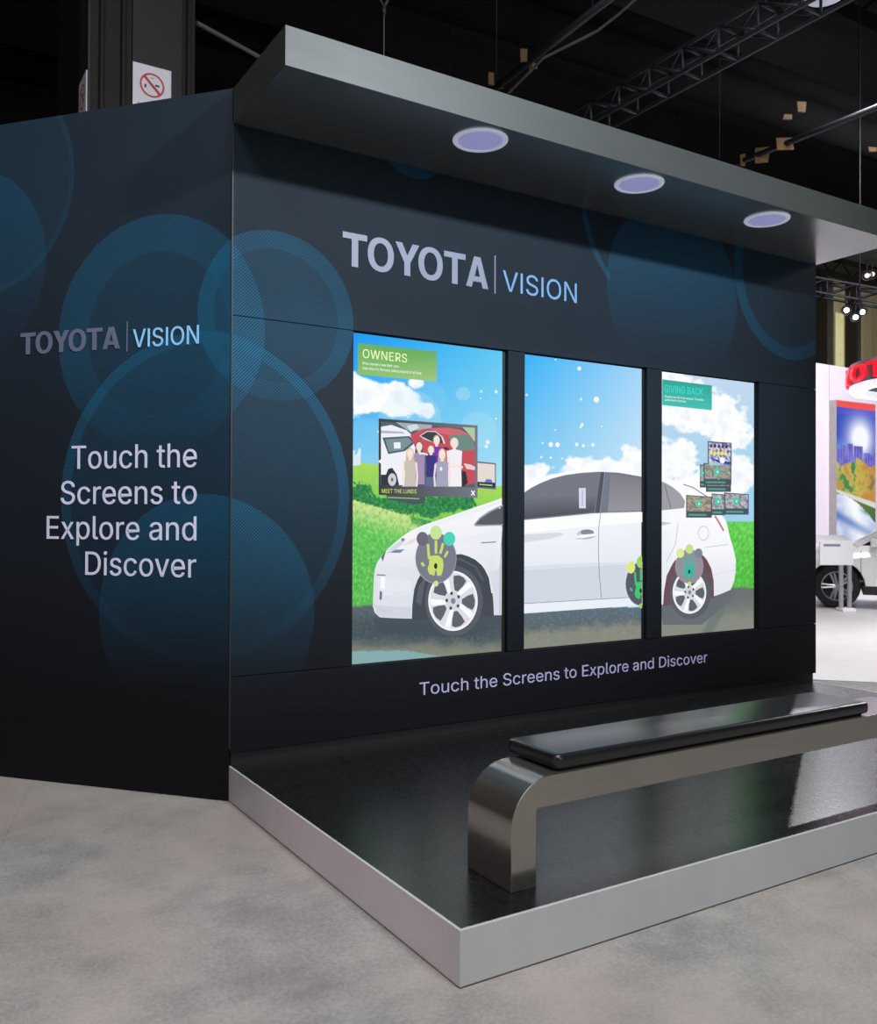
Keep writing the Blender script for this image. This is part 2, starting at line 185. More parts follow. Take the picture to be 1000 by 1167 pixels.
# ------------------------------------------------------------------ pictures shown on screens and prints (flat, emissive, colour per corner)
def art_mat(name, strength=1., rough=.12, spec=.5):
    if name in MATS: return MATS[name]
    t = NT(name); a = t.new('ShaderNodeAttribute'); a.attribute_name = 'Col'
    t.set(base=(0, 0, 0, 1), rough=rough, spec=spec, emit=a.outputs['Color'], estr=strength); MATS[name] = t.m; return t.m
class Art:
    STEP = .00012; wash = .10  # wash blends a pale haze of glare into every picture colour
    def __init__(s, to3, nrm, layer=1): s.to3 = to3; s.n = Vector(nrm); s.k = layer; s.v = []; s.f = []; s.c = []; s.xf = lambda x, y: (x, y); s.clip = None
    def poly(s, pts, col, holes=None):
        pts = [s.xf(*p) for p in pts]; rings = [pts]+[[s.xf(*p) for p in h] for h in (holes or [])]
        if s.clip: rings = [[(min(max(x, s.clip[0]), s.clip[1]), y) for x, y in r] for r in rings]
        flat = [p for r in rings for p in r]; tris = tessellate_polygon([[Vector((x, y, 0)) for x, y in r] for r in rings])
        b = len(s.v); s.k += 1
        for x, y in flat: s.v.append(s.to3(x, y)+s.n*(s.k*s.STEP))
        for t in tris:
            s.f.append([b+i for i in t])
            for i in t:
                c = col(*flat[i]) if callable(col) else col
                s.c.append(lin(mixc(c, (236, 240, 248), s.wash)))
        return s
    def ell(s, cx, cy, rx, ry, col, n=28, rot=0, inner=None):
        def ring(k): return [(cx+math.cos(rot)*rx*k*math.cos(t)-math.sin(rot)*ry*k*math.sin(t), cy+math.sin(rot)*rx*k*math.cos(t)+math.cos(rot)*ry*k*math.sin(t)) for t in [2*math.pi*i/n for i in range(n)]]
        return s.poly(ring(1), col, [ring(inner)[::-1]] if inner else None)
    def line(s, pts, w, col):
        L = [Vector(p) for p in pts]; a = []; b = []
        for i, p in enumerate(L):
            d = (L[min(i+1, len(L)-1)]-L[max(i-1, 0)]).normalized(); n = Vector((-d.y, d.x))*w/2
            a.append(tuple(p+n)); b.append(tuple(p-n))
        return s.poly(a+b[::-1], col)
    def grid(s, pt, nu, nv, col):        # pt(u,v)->(x,y) ; col(x,y)
        b = len(s.v); s.k += 1; cs = []
        for j in range(nv+1):
            for i in range(nu+1):
                x, y = s.xf(*pt(i/nu, j/nv)); s.v.append(s.to3(x, y)+s.n*(s.k*s.STEP)); cs.append(lin(mixc(col(x, y), (236, 240, 248), s.wash)))
        for j in range(nv):
            for i in range(nu):
                q = [j*(nu+1)+i, j*(nu+1)+i+1, (j+1)*(nu+1)+i+1, (j+1)*(nu+1)+i]
                s.f.append([b+t for t in q]); s.c += [cs[t] for t in q]
        return s
    def build(s, name, material, parent):
        inv = wm(parent).inverted() if parent else Matrix.Identity(4)
        me = bpy.data.meshes.new(name); me.from_pydata([inv @ v for v in s.v], [], s.f); me.materials.append(material)
        a = me.color_attributes.new('Col', 'FLOAT_COLOR', 'CORNER')
        a.data.foreach_set('color', [x for c in s.c for x in c])
        o = bpy.data.objects.new(name, me); COL.objects.link(o); o.parent = parent; return o
def mixc(a, b, t): t = min(1, max(0, t)); return tuple(x+(y-x)*t for x, y in zip(a, b))
def fbm(x, y, z=0, o=4):
    v = 0; a = .5
    for i in range(o): v += a*noise.noise(Vector((x, y, z))); x *= 2.1; y *= 2.1; a *= .5
    return v
def sm(a, b, x): t = min(1, max(0, (x-a)/(b-a))); return t*t*(3-2*t)

# ================================================================== BOOTH CONSTANTS
H, ZU, D, XW, HP, YP = 4.0, 3.803, .766, 5.218, .194, -2.354
LD = Vector((-.65364, .75681, 0)); LANG = math.atan2(-LD.y, -LD.x)
ZL, ZB = 2.723, .70
SCR = [(.763, 1.890), (2.062, 3.177), (3.364, 4.446)]; ZST, ZSB = 2.716, .698

# printed wall surface: charcoal with teal circles, unrolled across both walls (object x along the wall, z up)
def wall_print():
    t = NT('printed charcoal laminate'); tc = t.new('ShaderNodeTexCoord'); sp = t.new('ShaderNodeSeparateXYZ'); t.l.new(tc.outputs['Object'], sp.inputs[0])
    x, z = sp.outputs[0], sp.outputs[2]
    def circ(cx, cz, ro, ri, aring, ain, fade=None):
        dx = t.math('SUBTRACT', x, cx); dz = t.math('SUBTRACT', z, cz)
        d = t.math('SQRT', t.math('ADD', t.math('MULTIPLY', dx, dx), t.math('MULTIPLY', dz, dz)))
        a = t.math('MULTIPLY', t.math('LESS_THAN', d, ro), aring)
        if ri: a = t.math('ADD', a, t.math('MULTIPLY', t.math('LESS_THAN', d, ri), ain-aring))
        if fade: a = t.math('MULTIPLY', a, t.maprange(z, fade[0], fade[1], 0, 1))
        return a
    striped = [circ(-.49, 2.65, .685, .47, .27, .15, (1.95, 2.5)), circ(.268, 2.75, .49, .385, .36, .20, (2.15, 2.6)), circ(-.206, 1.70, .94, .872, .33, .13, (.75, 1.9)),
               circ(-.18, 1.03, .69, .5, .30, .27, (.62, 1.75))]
    solid = [circ(-1.87, 3.15, .60, .5, .19, .19, (2.5, 3.5)), circ(-1.77, 3.65, .70, .665, .14, .07), circ(1.17, 3.98, .25, 0, .32, 0),
             circ(3.5, 3.32, .70, 0, .26, 0, (2.8, 3.6)), t.math('MULTIPLY', circ(3.3, 3.9, .745, .70, .30, .0), t.math('LESS_THAN', x, 2.83)), circ(4.87, 3.65, .705, .60, .28, .05)]
    def add(L):
        a = L[0]
        for b in L[1:]: a = t.math('ADD', a, b)
        return a
    st = t.math('FRACT', t.math('MULTIPLY', t.math('SUBTRACT', x, t.math('MULTIPLY', z, .95)), 1/.0185))
    st = t.math('LESS_THAN', st, .5)
    st = t.math('MULTIPLY_ADD', st, 1.35, .33)
    m = t.math('ADD', t.math('MULTIPLY', add(striped), st), add(solid), clamp=True)
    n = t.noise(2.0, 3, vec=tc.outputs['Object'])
    base = t.mix(t.maprange(z, .4, 3.1, 0, 1), lin((15, 16, 21)), t.mix(n, lin((27, 39, 50)), lin((31, 44, 56))))  # base colour is darker towards the foot of the wall
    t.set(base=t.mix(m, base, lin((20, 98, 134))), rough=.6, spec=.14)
    return t.m
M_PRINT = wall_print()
M_BLACK = mat('matt black board', (12, 12, 14), .6)
M_CORE = mat('black painted timber', (18, 18, 20), .7)
def brushed(name, c, rough, metal, scale=(3, 3, 120), var=.08, streak=.1):
    t = NT(name); tc = t.new('ShaderNodeTexCoord'); mp = t.new('ShaderNodeMapping'); mp.inputs['Scale'].default_value = scale
    t.l.new(tc.outputs['Object'], mp.inputs[0]); n = t.noise(1, 4, vec=mp.outputs[0]); big = t.noise(2.2, 3)
    a = lin(c); f = t.math('ADD', t.math('MULTIPLY', n, .5), t.math('MULTIPLY', big, .5))
    f = t.maprange(f, .35, .65, 0, 1)
    t.set(base=t.mix(f, tuple(v*(1-var) for v in a[:3])+(1,), tuple(v*(1+var) for v in a[:3])+(1,)), metal=metal, rough=t.maprange(n, .3, .7, rough-streak/2, rough+streak/2))
    MATS[name] = t.m; return t.m
M_ALU = brushed('brushed aluminium edging', (186, 189, 191), .42, .25, (9, 9, 2), .04, .06)
M_FASCIA = brushed('satin grey painted metal', (62, 66, 66), .42, .3, (2, 2, 14), .03, .04)  # same metal as the soffit, base darkened against the key light
M_CANOPY = brushed('satin grey metal', (112, 116, 116), .24, .4, (2, 2, 14), .03, .04)  # same metal, base lightened where the key light misses the underside
for k_, v_ in (('Coat Weight', 1), ('Coat IOR', 1.9), ('Coat Roughness', .24)): M_CANOPY.node_tree.nodes['Principled BSDF'].inputs[k_].default_value = v_
M_BENCH = brushed('brushed stainless steel', (158, 156, 149), .19, .9, (1.5, 1.5, 160), .04, .04)

# ================================================================== DISPLAY WALL
wall = tag(empty('display_wall', (0, 0, 0)), 'long dark display wall printed with teal circles, holding the three touch screens', 'display wall')
g = .0025
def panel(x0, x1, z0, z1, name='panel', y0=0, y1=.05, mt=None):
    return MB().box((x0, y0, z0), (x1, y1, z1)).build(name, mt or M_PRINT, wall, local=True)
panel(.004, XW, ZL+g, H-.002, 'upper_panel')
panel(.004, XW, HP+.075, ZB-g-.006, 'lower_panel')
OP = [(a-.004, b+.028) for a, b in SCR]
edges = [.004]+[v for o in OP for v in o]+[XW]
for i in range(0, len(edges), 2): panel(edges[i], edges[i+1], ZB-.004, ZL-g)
panel(.004, XW-.012, HP, HP+.075, 'kick_plate', .02, .06, M_BLACK)
MB().box((.004, .075, HP+.0005), (XW-.002, .42, H-.01)).build('wall_core', M_CORE, wall, local=True)
MB().box((-.004, -.003, HP+.1), (.0035, .02, ZU-.004)).build('corner_trim', mat('thin dark edge trim', (44, 43, 42), .5, .4), wall, local=True)
X, Z = Vector((1, 0, 0)), Vector((0, 0, 1))
M_LGREY = mat('silver grey vinyl', (138, 148, 172), .5)
M_LBLUE = mat('light blue vinyl', (118, 168, 222), .5, emit=(60, 130, 200), estr=.0)
M_LSLO = mat('lavender grey vinyl', (170, 168, 208), .5)
M_LSLO2 = mat('white lavender vinyl', (208, 212, 238), .5)
M_LDIM = mat('dim grey vinyl', (92, 102, 124), .5)
M_LBLUE2 = mat('sky blue vinyl', (140, 205, 255), .5)
Y0 = -.0005
o = text('TOYOTA', 'brand_lettering', M_LGREY, wall, (.681, Y0, 3.108), X, Z, 1.068, .203, bold=.0105, depth=.004)
tag(o, 'silver grey TOYOTA lettering')
o = text('VISION', 'word_lettering', M_LBLUE, wall, (1.868, Y0, 3.118), X, Z, .645, .137, bold=0, depth=.004)
tag(o, 'light blue VISION lettering')
MB().box((1.799, -.004, 3.088), (1.808, 0, 3.342)).build('divider_line', M_LGREY, wall)
o = text('Touch the Screens to Explore and Discover', 'slogan_lettering', M_LSLO, wall, (1.232, Y0, .470), X, Z, 2.624, .080, bold=0, depth=.003)
tag(o, 'lavender grey slogan under the screens')

# ================================================================== ANGLED SIDE WALL
side = tag(empty('side_wall', (0, 0, 0), LANG), 'dark angled side wall with big slogan Touch the Screens at the left', 'display wall')
SL = 2.75
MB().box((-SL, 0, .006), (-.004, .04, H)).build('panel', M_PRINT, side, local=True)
MB().box((-SL, .04, 0), (-.10, .12, H-.01)).build('wall_core', M_CORE, side, local=True)
LX = -LD
def ltext(body, name, mt, x, z, w, cap, bold, tr=0):
    return text(body, name, mt, side, LX*x+Vector((0, 0, z))-LX.cross(Z)*(-.0005), LX, Z, w, cap, bold=bold, depth=.003, track=tr)
tag(ltext('TOYOTA', 'brand_lettering', M_LDIM, -1.452, 2.573, .712, .130, .0066), 'dim grey TOYOTA lettering')
tag(ltext('VISION', 'word_lettering', M_LBLUE2, -.649, 2.573, .438, .106, .0), 'sky blue VISION lettering')
MB().box((-.6935, -.003, 2.552), (-.6875, 0, 2.728)).build('divider_line', M_LDIM, side, local=True)
for s_, x, z in (('Touch the', -1.072, 1.872), ('Screens to', -1.147, 1.663), ('Explore and', -1.247, 1.455), ('Discover', -.968, 1.245)):
    ltext(s_, 'slogan_lettering', M_LSLO2, x, z, -.219-x, .137, 0)

# ================================================================== CANOPY
can = tag(empty('canopy', (0, 0, ZU)), 'grey satin metal canopy projecting over the screens with three round lights', 'canopy')
MB().box((.003, -D+.003, ZU), (XW-.003, -.002, ZU+.012)).build('soffit', M_CANOPY, can)
MB().box((0, -D, ZU+.0121), (XW, -.002, H)).box((0, -D, ZU-.0005), (XW, -D+.003, ZU+.012)).box((0, -D+.003, ZU-.0005), (.003, -.002, ZU+.012)).build('fascia', M_FASCIA, can)
dl = tag(empty('recessed_light', (1.30, -.56, ZU)), 'round recessed light nearest the left end of the canopy', 'ceiling light', 'round lights in the canopy')
MB().lathe([(.133, -.002), (.136, -.010), (.158, -.010), (.163, -.004), (.163, .0)], Matrix.Translation((1.30, -.56, ZU)), 48).build('trim_ring', mat('self-lit pale enamel', (225, 225, 235), .4, emit=(130, 134, 150), estr=.9), dl)  # enamel ring given a glow of its own to look lit
MB().lathe([(0.0001, -.006), (.133, -.006), (.133, -.002)], Matrix.Translation((1.30, -.56, ZU)), 48).build('diffuser', mat('lavender lit diffuser', (120, 120, 150), .5, emit=(128, 128, 172), estr=.9), dl)
for x, y, l in ((2.571, -.56, 'middle round recessed light of the canopy'), (3.868, -.55, 'round recessed light nearest the right end of the canopy')):
    c = copy_tree(dl); c.location = (x, y, ZU); c['label'] = l

# ================================================================== PLATFORM
t = NT('black stone tiles'); tc = t.new('ShaderNodeTexCoord'); n1 = t.noise(3.2, 6, .6, tc.outputs['Object']); n2 = t.noise(34, 6, .7, tc.outputs['Object'])
br = t.new('ShaderNodeTexBrick'); br.offset = 0; br.inputs['Scale'].default_value = 1; br.inputs['Brick Width'].default_value = .61; br.inputs['Row Height'].default_value = .61
br.inputs['Mortar Size'].default_value = .003; br.inputs['Color1'].default_value = (1, 1, 1, 1); br.inputs['Color2'].default_value = (.85, .85, .85, 1); br.inputs['Mortar'].default_value = (.3, .3, .3, 1)
t.l.new(tc.outputs['Object'], br.inputs['Vector'])
c = t.mix(t.maprange(n2, .3, .7, 0, 1), lin((12, 13, 15)), lin((24, 26, 29)))
mx = t.new('ShaderNodeMix', data_type='RGBA', blend_type='MULTIPLY'); mx.inputs[0].default_value = 1; t.l.new(c, mx.inputs[6]); t.l.new(br.outputs['Color'], mx.inputs[7])
t.set(base=mx.outputs[2], rough=t.maprange(n2, .3, .7, .25, .31), spec=.68)
M_TILE = t.m
pf = tag(empty('platform', (0, YP, 0)), 'low black tiled platform with brushed aluminium edging, in front of the screens', 'platform')
MB().box((.012, YP+.012, .02), (XW-.012, 1.2, HP)).build('deck', M_TILE, pf)
E_ = .012
MB().box((0, YP, .006), (XW, YP+E_, HP+.0015)).box((0, YP+E_, .006), (E_, .05, HP+.0015)).box((XW-E_, YP+E_, .006), (XW, 1.2, HP+.0015)).build('edging', M_ALU, pf, bevel=.001)

# ================================================================== BENCH
BX0, BX1, BY0, BY1, BZ = .329, 3.20, -2.196, -1.905, .605
bench = tag(empty('bench', (BX0, BY0, HP)), 'low curved brushed steel bench with black padded seat on the platform', 'bench')
Ro, TH = .185, .118
prof = []
for cx, a0 in ((BX0+Ro, 180), (BX1-Ro, 90)):
    for i in range(13):
        a = R(a0-i*7.5); prof.append((cx+Ro*math.cos(a), BZ-Ro+Ro*math.sin(a)))
ri = .012
inner = []
for cx, a0 in ((BX1-TH-ri, 0), (BX0+TH+ri, 90)):
    for i in range(5):
        a = R(a0+i*22.5); inner.append((cx+ri*math.cos(a), BZ-TH-ri+ri*math.sin(a)))
outline = [(BX0, HP+.0016)]+prof+[(BX1, HP), (BX1-TH, HP)]+inner+[(BX0+TH, HP)]
MB().prism(outline, lambda a, b, y: (a, y, b), BY0, BY1, smooth=True).build('frame', M_BENCH, bench, bevel=.0018)
t = NT('black leatherette'); n = t.noise(60, 3); t.set(base=lin((24, 25, 28)), rough=.27, spec=.55); t.bump(n, .04, .001); M_LEATH = t.m
def pad(x0, x1, y0, y1, z0, z1, r=.022, c=.03):
    mb = MB(); rings = []
    for zz, ins in ((z0, .016), (z0+.006, .004), (z0+.016, 0), (z1-.016, 0), (z1-.007, .004), (z1-.002, .012), (z1, .026)):
        ring = []
        for cx, cy, a0 in ((x1-c, y1-c, 0), (x0+c, y1-c, 90), (x0+c, y0+c, 180), (x1-c, y0+c, 270)):
            for i in range(7):
                a = R(a0+i*15); ring.append((cx+(c-ins*.8)*math.cos(a)+0*ins, cy+(c-ins*.8)*math.sin(a), zz))
        rings.append(ring)
    n = len(rings[0]); vs = [p for r_ in rings for p in r_]
    mb.add(vs, [(j*n+i, j*n+(i+1) % n, (j+1)*n+(i+1) % n, (j+1)*n+i) for j in range(len(rings)-1) for i in range(n)], smooth=True)
    mb.add(rings[0], [tuple(range(n-1, -1, -1))]); mb.add(rings[-1], [tuple(range(n))], smooth=True); return mb
cu = pad(.552, 2.578, -2.186, BY1+.05, BZ+.008, BZ+.066).build('cushion', M_LEATH, bench)
MB().box((.60, BY0+.04, BZ+.0005), (2.55, BY1-.03, BZ+.0079)).build('pad_base', M_BLACK, bench)

# ================================================================== TOUCH SCREENS
YS = .030
A = art_mat('lit screen picture', 1.03)
to_scr = lambda x, y: onY(x, y, YS)
M_BEZ = mat('black screen bezel', (20, 18, 18), .45)
def screen(i, label):
    a, b = SCR[i]; o = tag(empty('touch_screen', ((a+b)/2, YS, ZSB)), label, 'touch screen', 'touch screens in the display wall')
    m = MB(); w = .006
    m.box((a-.004, YS-.002, ZSB-.010), (b+.028, YS+.004, ZSB)).box((a-.004, YS-.002, ZST), (b+.028, YS+.004, ZL-g))
    m.box((a-.004, YS-.002, ZSB), (a, YS+.004, ZST)).box((b, YS-.002, ZSB), (b+.028, YS+.004, ZST)).box((a-.004, YS+.0041, ZSB-.010), (b+.028, YS+.04, ZL-g))
    m.build('bezel', M_BEZ, o); return o
def z3(x, y): return onY(x, y, YS)
def background(o, i, colfn, extra=None, nu=150, nv=270):
    a, b = SCR[i]; ar = Art(lambda x, z: Vector((x, YS, z)), (0, -1, 0), 1)
    def proj(X, Zz):
        d = Vector((X, YS, Zz))-CAM; k = d.dot(FW); return 500+FPX*d.dot(RT)/k, 583.5-FPX*d.dot(UP)/k
    ar.grid(lambda u, v: (a+(b-a)*u, ZST+(ZSB-ZST)*v), nu, nv, lambda x, z: colfn(*proj(x, z)))
    if extra: extra(ar)
    return ar.build('display', A, o)
def cloud(c, x, y, X, Z_, seed, blobs, amt=1):
    d = -9
    for bx, by, rx, ry in blobs: d = max(d, 1-math.hypot((x-bx)/rx, (y-by)/ry))
    n = fbm(x*.055+seed, y*.07, seed, 5)*1.5
    k = sm(-.05, .16, d+n*.55)*amt
    sh = .5+.5*math.tanh(3*fbm(x*.08+seed+5, y*.08-.3, seed, 4))
    return mixc(c, mixc((214, 228, 242), (255, 255, 255), .35+sh), k)
def grassn(x, y): return fbm(x*.22, y*.5, 3, 4)
def bg1(x, y):
    t = (y-380)/170; r = (x-400)/173
    c = mixc(mixc((0, 140, 240), (70, 190, 240), r), mixc((120, 200, 240), (165, 220, 240), r), t)
    c = cloud(c, x, y, 0, 0, 1.3, [(415, 452, 26, 22), (440, 455, 30, 20), (462, 462, 24, 15), (482, 466, 18, 10), (452, 440, 10, 9), (475, 434, 9, 8), (400, 446, 16, 20)])
    for cx, cy, rr, al in ((467, 480, 36, .25), (545, 490, 21, .22), (528, 449, 8, .35), (487, 455, 22, .12), (417, 505, 28, .16)):
        if math.hypot(x-cx, (y-cy)) < rr: c = mixc(c, (190, 228, 240), al)
    crest = 526+(x-400)*.165-6*math.exp(-((x-470)/40)**2)
    if y > crest:
        k = (y-crest)/40; c = mixc((170, 212, 60), (90, 185, 50), k); c = mixc(c, (150, 215, 95), .5+grassn(x, y))
        for bx, by, rx, ry in ((410, 563, 15, 12), (424, 572, 14, 8), (470, 574, 40, 12), (512, 574, 16, 10), (528, 572, 14, 9), (490, 580, 16, 10)):
            d = 1-math.hypot((x-bx)/rx, (y-by)/ry)+fbm(x*.25, y*.25, 7)*.8
            if d > 0: c = mixc((20, 95, 50), (50, 150, 70), .5+2*fbm(x*.3, y*.3, 2))
    hill = 569+(x-400)*.30-10*math.exp(-((x-560)/60)**2)
    if y > hill:
        k = (y-hill)/110; c = mixc((196, 222, 130), (80, 190, 70), sm(0, .35, k)); c = mixc(c, (60, 170, 60), .5*sm(.25, .8, k))
        s = fbm(x*.35+y*.12, y*.22, 9, 4)+.35*noise.noise(Vector((x*.9, y*.35, 4))); c = mixc(c, (205, 240, 150) if s > 0 else (45, 140, 50), min(.55, abs(s)*1.2))
        d = 1-math.hypot((x-482)/14, (y-590)/10)+fbm(x*.25, y*.25, 7)*.8
        if d > 0: c = mixc((40, 130, 60), (110, 190, 90), .5+2*fbm(x*.3, y*.3, 2))
    road = 690-(x-400)*.03
    if y > road-2:
        c2 = mixc((70, 82, 88), (52, 66, 74), sm(690, 716, y)); c2 = mixc(c2, (112, 118, 100), sm(724, 744, y+fbm(x*.06, y*.1, 5)*8)); c2 = mixc(c2, (140, 140, 118), .8*max(0, fbm(x*.3, y*.6, 8)))
        if y > 742-(x-400)*.01 and y > 740+(x-455)*.17: c2 = mixc(c2, (120, 165, 172), .85)
        c = mixc(c, c2, sm(road-2, road+3, y+grassn(x, y)*6))
    return c
def bg2(x, y):
    t = (y-405)/150; r = (x-596)/135
    c = mixc(mixc((40, 170, 245), (175, 212, 245), r*.8+.1*t), mixc((130, 200, 235), (200, 228, 246), r), t)
    c = cloud(c, x, y, 0, 0, 4.1, [(607, 540, 18, 14), (660, 537, 26, 15), (690, 535, 30, 14), (722, 528, 18, 20), (640, 548, 30, 10)])
    if y > 692:
        c = mixc((72, 92, 108), (70, 84, 92), sm(695, 712, y)); c = mixc(c, (118, 122, 108), sm(708, 722, y+(x-660)*.08+fbm(x*.08, y*.1, 3)*10)); c = mixc(c, (150, 150, 130), max(0, fbm(x*.3, y*.5, 8)))
    return c
def bg3(x, y):
    t = (y-425)/150
    c = mixc((190, 212, 236), (150, 205, 235), t)
    c = cloud(c, x, y, 0, 0, 8.2, [(765, 440, 30, 20), (805, 470, 50, 26), (835, 490, 24, 26), (770, 525, 28, 26), (840, 540, 22, 28), (800, 555, 50, 20), (760, 470, 12, 16)], 1)
    if y > 594:
        c = mixc((90, 205, 70), (60, 175, 45), (y-594)/80); s = fbm(x*.35+y*.1, y*.22, 9, 4); c = mixc(c, (150, 235, 120) if s > 0 else (50, 150, 40), min(.6, abs(s)*1.4))
    if y > 670-(x-840)*.02:
        c = mixc((92, 98, 98), (120, 124, 112), sm(678, 712, y+fbm(x*.1, y*.1, 3)*14)); c = mixc(c, (80, 96, 92), .6*sm(9, 3, abs((x-818)-(y-700)*-.55)))
    return c
def wheel(ar, cx, cy, rx, ry, tyre=1.17):
    ar.ell(cx+1, cy, rx*tyre, ry*tyre, (72, 76, 84), 40); ar.ell(cx, cy, rx, ry, (244, 244, 248), 40); ar.ell(cx, cy, rx*.93, ry*.93, (214, 216, 226), 40)
    def P(r, a): return (cx+rx*r*math.cos(a), cy+ry*r*math.sin(a))
    for k in range(5):
        a = R(k*72+4); 
        ar.poly([P(.36, a-.22), P(.62, a-.36), P(.84, a-.36), P(.89, a-.1), P(.89, a+.12), P(.84, a+.3), P(.62, a+.30), P(.36, a+.16)], (78, 82, 92))
        b = a+R(36); ar.poly([P(.22, b-.55), P(.9, b-.24), P(.92, b), P(.22, b)], (250, 250, 252))
    ar.ell(cx, cy, rx*.30, ry*.30, (206, 208, 220), 24)
    for k in range(5): a = R(k*72+40); x, y = P(.26, a); ar.ell(x, y, rx*.06, ry*.06, (60, 60, 70), 10)
    ar.ell(cx, cy, rx*.1, ry*.1, (120, 122, 135), 12)
def hand(o, name, cx, cy, s, sx, dark, green, dots, clip=None):
    """round touch menu with a hand print"""
    ar = Art(z3, (0, -1, 0), 90); ar.clip = clip
    ar.xf = lambda x, y: (cx+x*s*sx, cy+y*s)
    ar.ell(0, 0, 24.5, 29, (150, 155, 165), 40); ar.ell(0, 0, 23.8, 28, dark, 40)
    for (x, y), c in zip(((-16, -22), (0, -29), (16, -22)), dots): ar.ell(x, y, 7, 8, c, 20)
    ar.poly([(-8, 0), (-4, -3), (3, -3), (8, 1), (9, 8), (8, 15), (6, 20), (1.5, 20), (.6, 14), (-.6, 14), (-2, 20), (-8, 18), (-10, 12), (-8, 6)], green)
    ar.ell(-.3, 9, 2, 3.4, (25, 30, 35), 12)
    for a, b, w in (((-8, 1), (-9.5, -16), 3), ((-7.6, 1), (-5, -2), 3), ((0, -5), (0, -20), 3), ((5, -5), (8.5, -17), 3), ((10, -1), (14, -8), 2.6), ((-17, 5), (-14, 9), 3)): ar.line([a, ((a[0]+b[0])/2*1.02, (a[1]+b[1])/2), b], w, green)
    ar.ell(0, 29, 3, 3.4, dots[1], 12)
    return ar.build(name, A, o)
WHITE = (246, 247, 252)
# ---- left screen
def dots1(ar):
    ar.to3 = z3
    for x, y, r in ((548.6, 446, 1.3), (565.6, 446.5, 1.8), (565.5, 477, 1.2), (556, 504, 2.4), (554.5, 509, 2), (548, 454, .8), (431, 492, 1), (563, 535, 1), (558.5, 579, .8)): ar.ell(x, y, r, r*1.1, (225, 240, 250), 10)
    ar.poly([(400, 512), (405, 514), (404, 519), (407, 517), (409, 511), (411.5, 511), (411, 530), (400, 531)], (214, 232, 240))
def dots2(ar):
    ar.to3 = z3; ar.clip = (596.5, 731)
    for x, y, r in ((660.5, 420, 2.2), (680, 455.5, 3.2), (600.6, 450, 1.2), (662.5, 455, 1.3), (663.6, 484, 1.8), (662, 487, 1.2), (628, 506.6, 2.6), (635.5, 506.8, 2.6), (657.5, 506.5, 1.9), (665, 508, 1.7), (676, 507, 1.9), (709.5, 511, 2), (617, 521, 1.2), (628, 521.5, 1.3), (618.5, 505, 1.1), (633, 490, .9), (686, 486, .9), (641, 522.5, .9), (633, 410, .8)): ar.ell(x, y, r, r*1.1, (244, 249, 252), 10)
s1 = screen(0, 'left touch screen, OWNERS header over a front half of a white car')
background(s1, 0, bg1, dots1)
ar = Art(z3, (0, -1, 0), 8)
body = [(573.4, 567), (560, 572), (545, 577), (528, 583), (512, 588.5), (496, 594), (484, 598), (472, 603), (462, 609), (453, 616), (446, 622), (440, 628), (435, 634), (430, 641), (427, 650), (426, 662), (425.5, 676), (425, 690), (427, 698), (433, 703.5), (450, 704.5), (469.5, 705),
        (470, 690), (472, 672), (476, 661), (481, 652), (490, 643), (499, 637), (508, 634), (517, 632), (526, 631.5), (534, 634), (542, 638), (549, 644), (555, 652), (559, 662), (561, 672), (562.5, 686), (563, 701), (572.5, 701)]
ar.poly([(470, 706), (470, 688), (473, 668), (481, 650), (492, 640), (508, 632), (526, 630), (544, 638), (556, 652), (562, 672), (563.5, 701), (556, 712), (545, 720), (500, 724), (480, 716)], (50, 56, 66))
ar.poly([(425, 704), (470, 706), (563, 702), (572.5, 702), (572.3, 716), (520, 726), (430, 722)], (52, 64, 74))
def carcol(x, y): return mixc(mixc((248, 248, 251), (218, 220, 230), sm(595, 670, y)), (212, 215, 226), .6*sm(590, 605, y-.1*(x-470))*sm(640, 615, y)*sm(520, 560, x))
ar.poly(body, carcol)
ar.line([(540, 634), (551, 644), (558, 658), (561, 676)], 1.5, (232, 234, 242))
ar.poly([(470, 604), (496, 595), (528, 584.5), (560, 574), (573, 569.5), (573, 572.5), (540, 585), (505, 597), (476, 607)], (236, 238, 245))
ar.poly([(573, 604), (573, 612), (545, 616), (520, 622), (505, 628), (512, 621), (535, 611)], (232, 234, 242)); ar.poly([(573, 640), (573, 700), (564, 700), (562, 672), (557, 652), (566, 650)], (212, 214, 225))
ar.poly([(430, 660), (448, 656), (470, 662), (469, 676), (450, 680), (431, 678)], (226, 228, 237)); ar.poly([(429, 690), (469, 692), (469, 704), (436, 703), (428, 698)], (204, 207, 219))
ar.poly([(474, 686), (477, 668), (486, 655), (494, 650), (484, 664), (480, 690)], (74, 80, 92)); ar.line([(503, 639), (524, 637), (542, 646), (551, 662)], 2.2, (72, 78, 90))
wheel(ar, 516.3, 684.8, 28.2, 34.2)
ar.poly([(539.5, 598), (546, 590), (556, 583), (565, 578.5), (573, 575), (573, 599), (555, 599.5), (542, 600)], (150, 155, 162)); ar.poly([(541.5, 597.6), (548, 590.5), (558, 584), (566, 580), (573, 577), (573, 597.4), (555, 598)], (72, 78, 86))
ar.poly([(439, 632), (445, 624), (453, 618), (462, 613), (459, 620), (448, 628)], (206, 212, 226)); ar.poly([(444, 630), (450, 626.5), (461, 626), (456, 630)], (110, 125, 160)); ar.poly([(458, 622), (466, 616), (476, 612.5), (470, 619)], (238, 214, 200)); ar.ell(459, 615, 2.2, 1.8, (110, 120, 150))
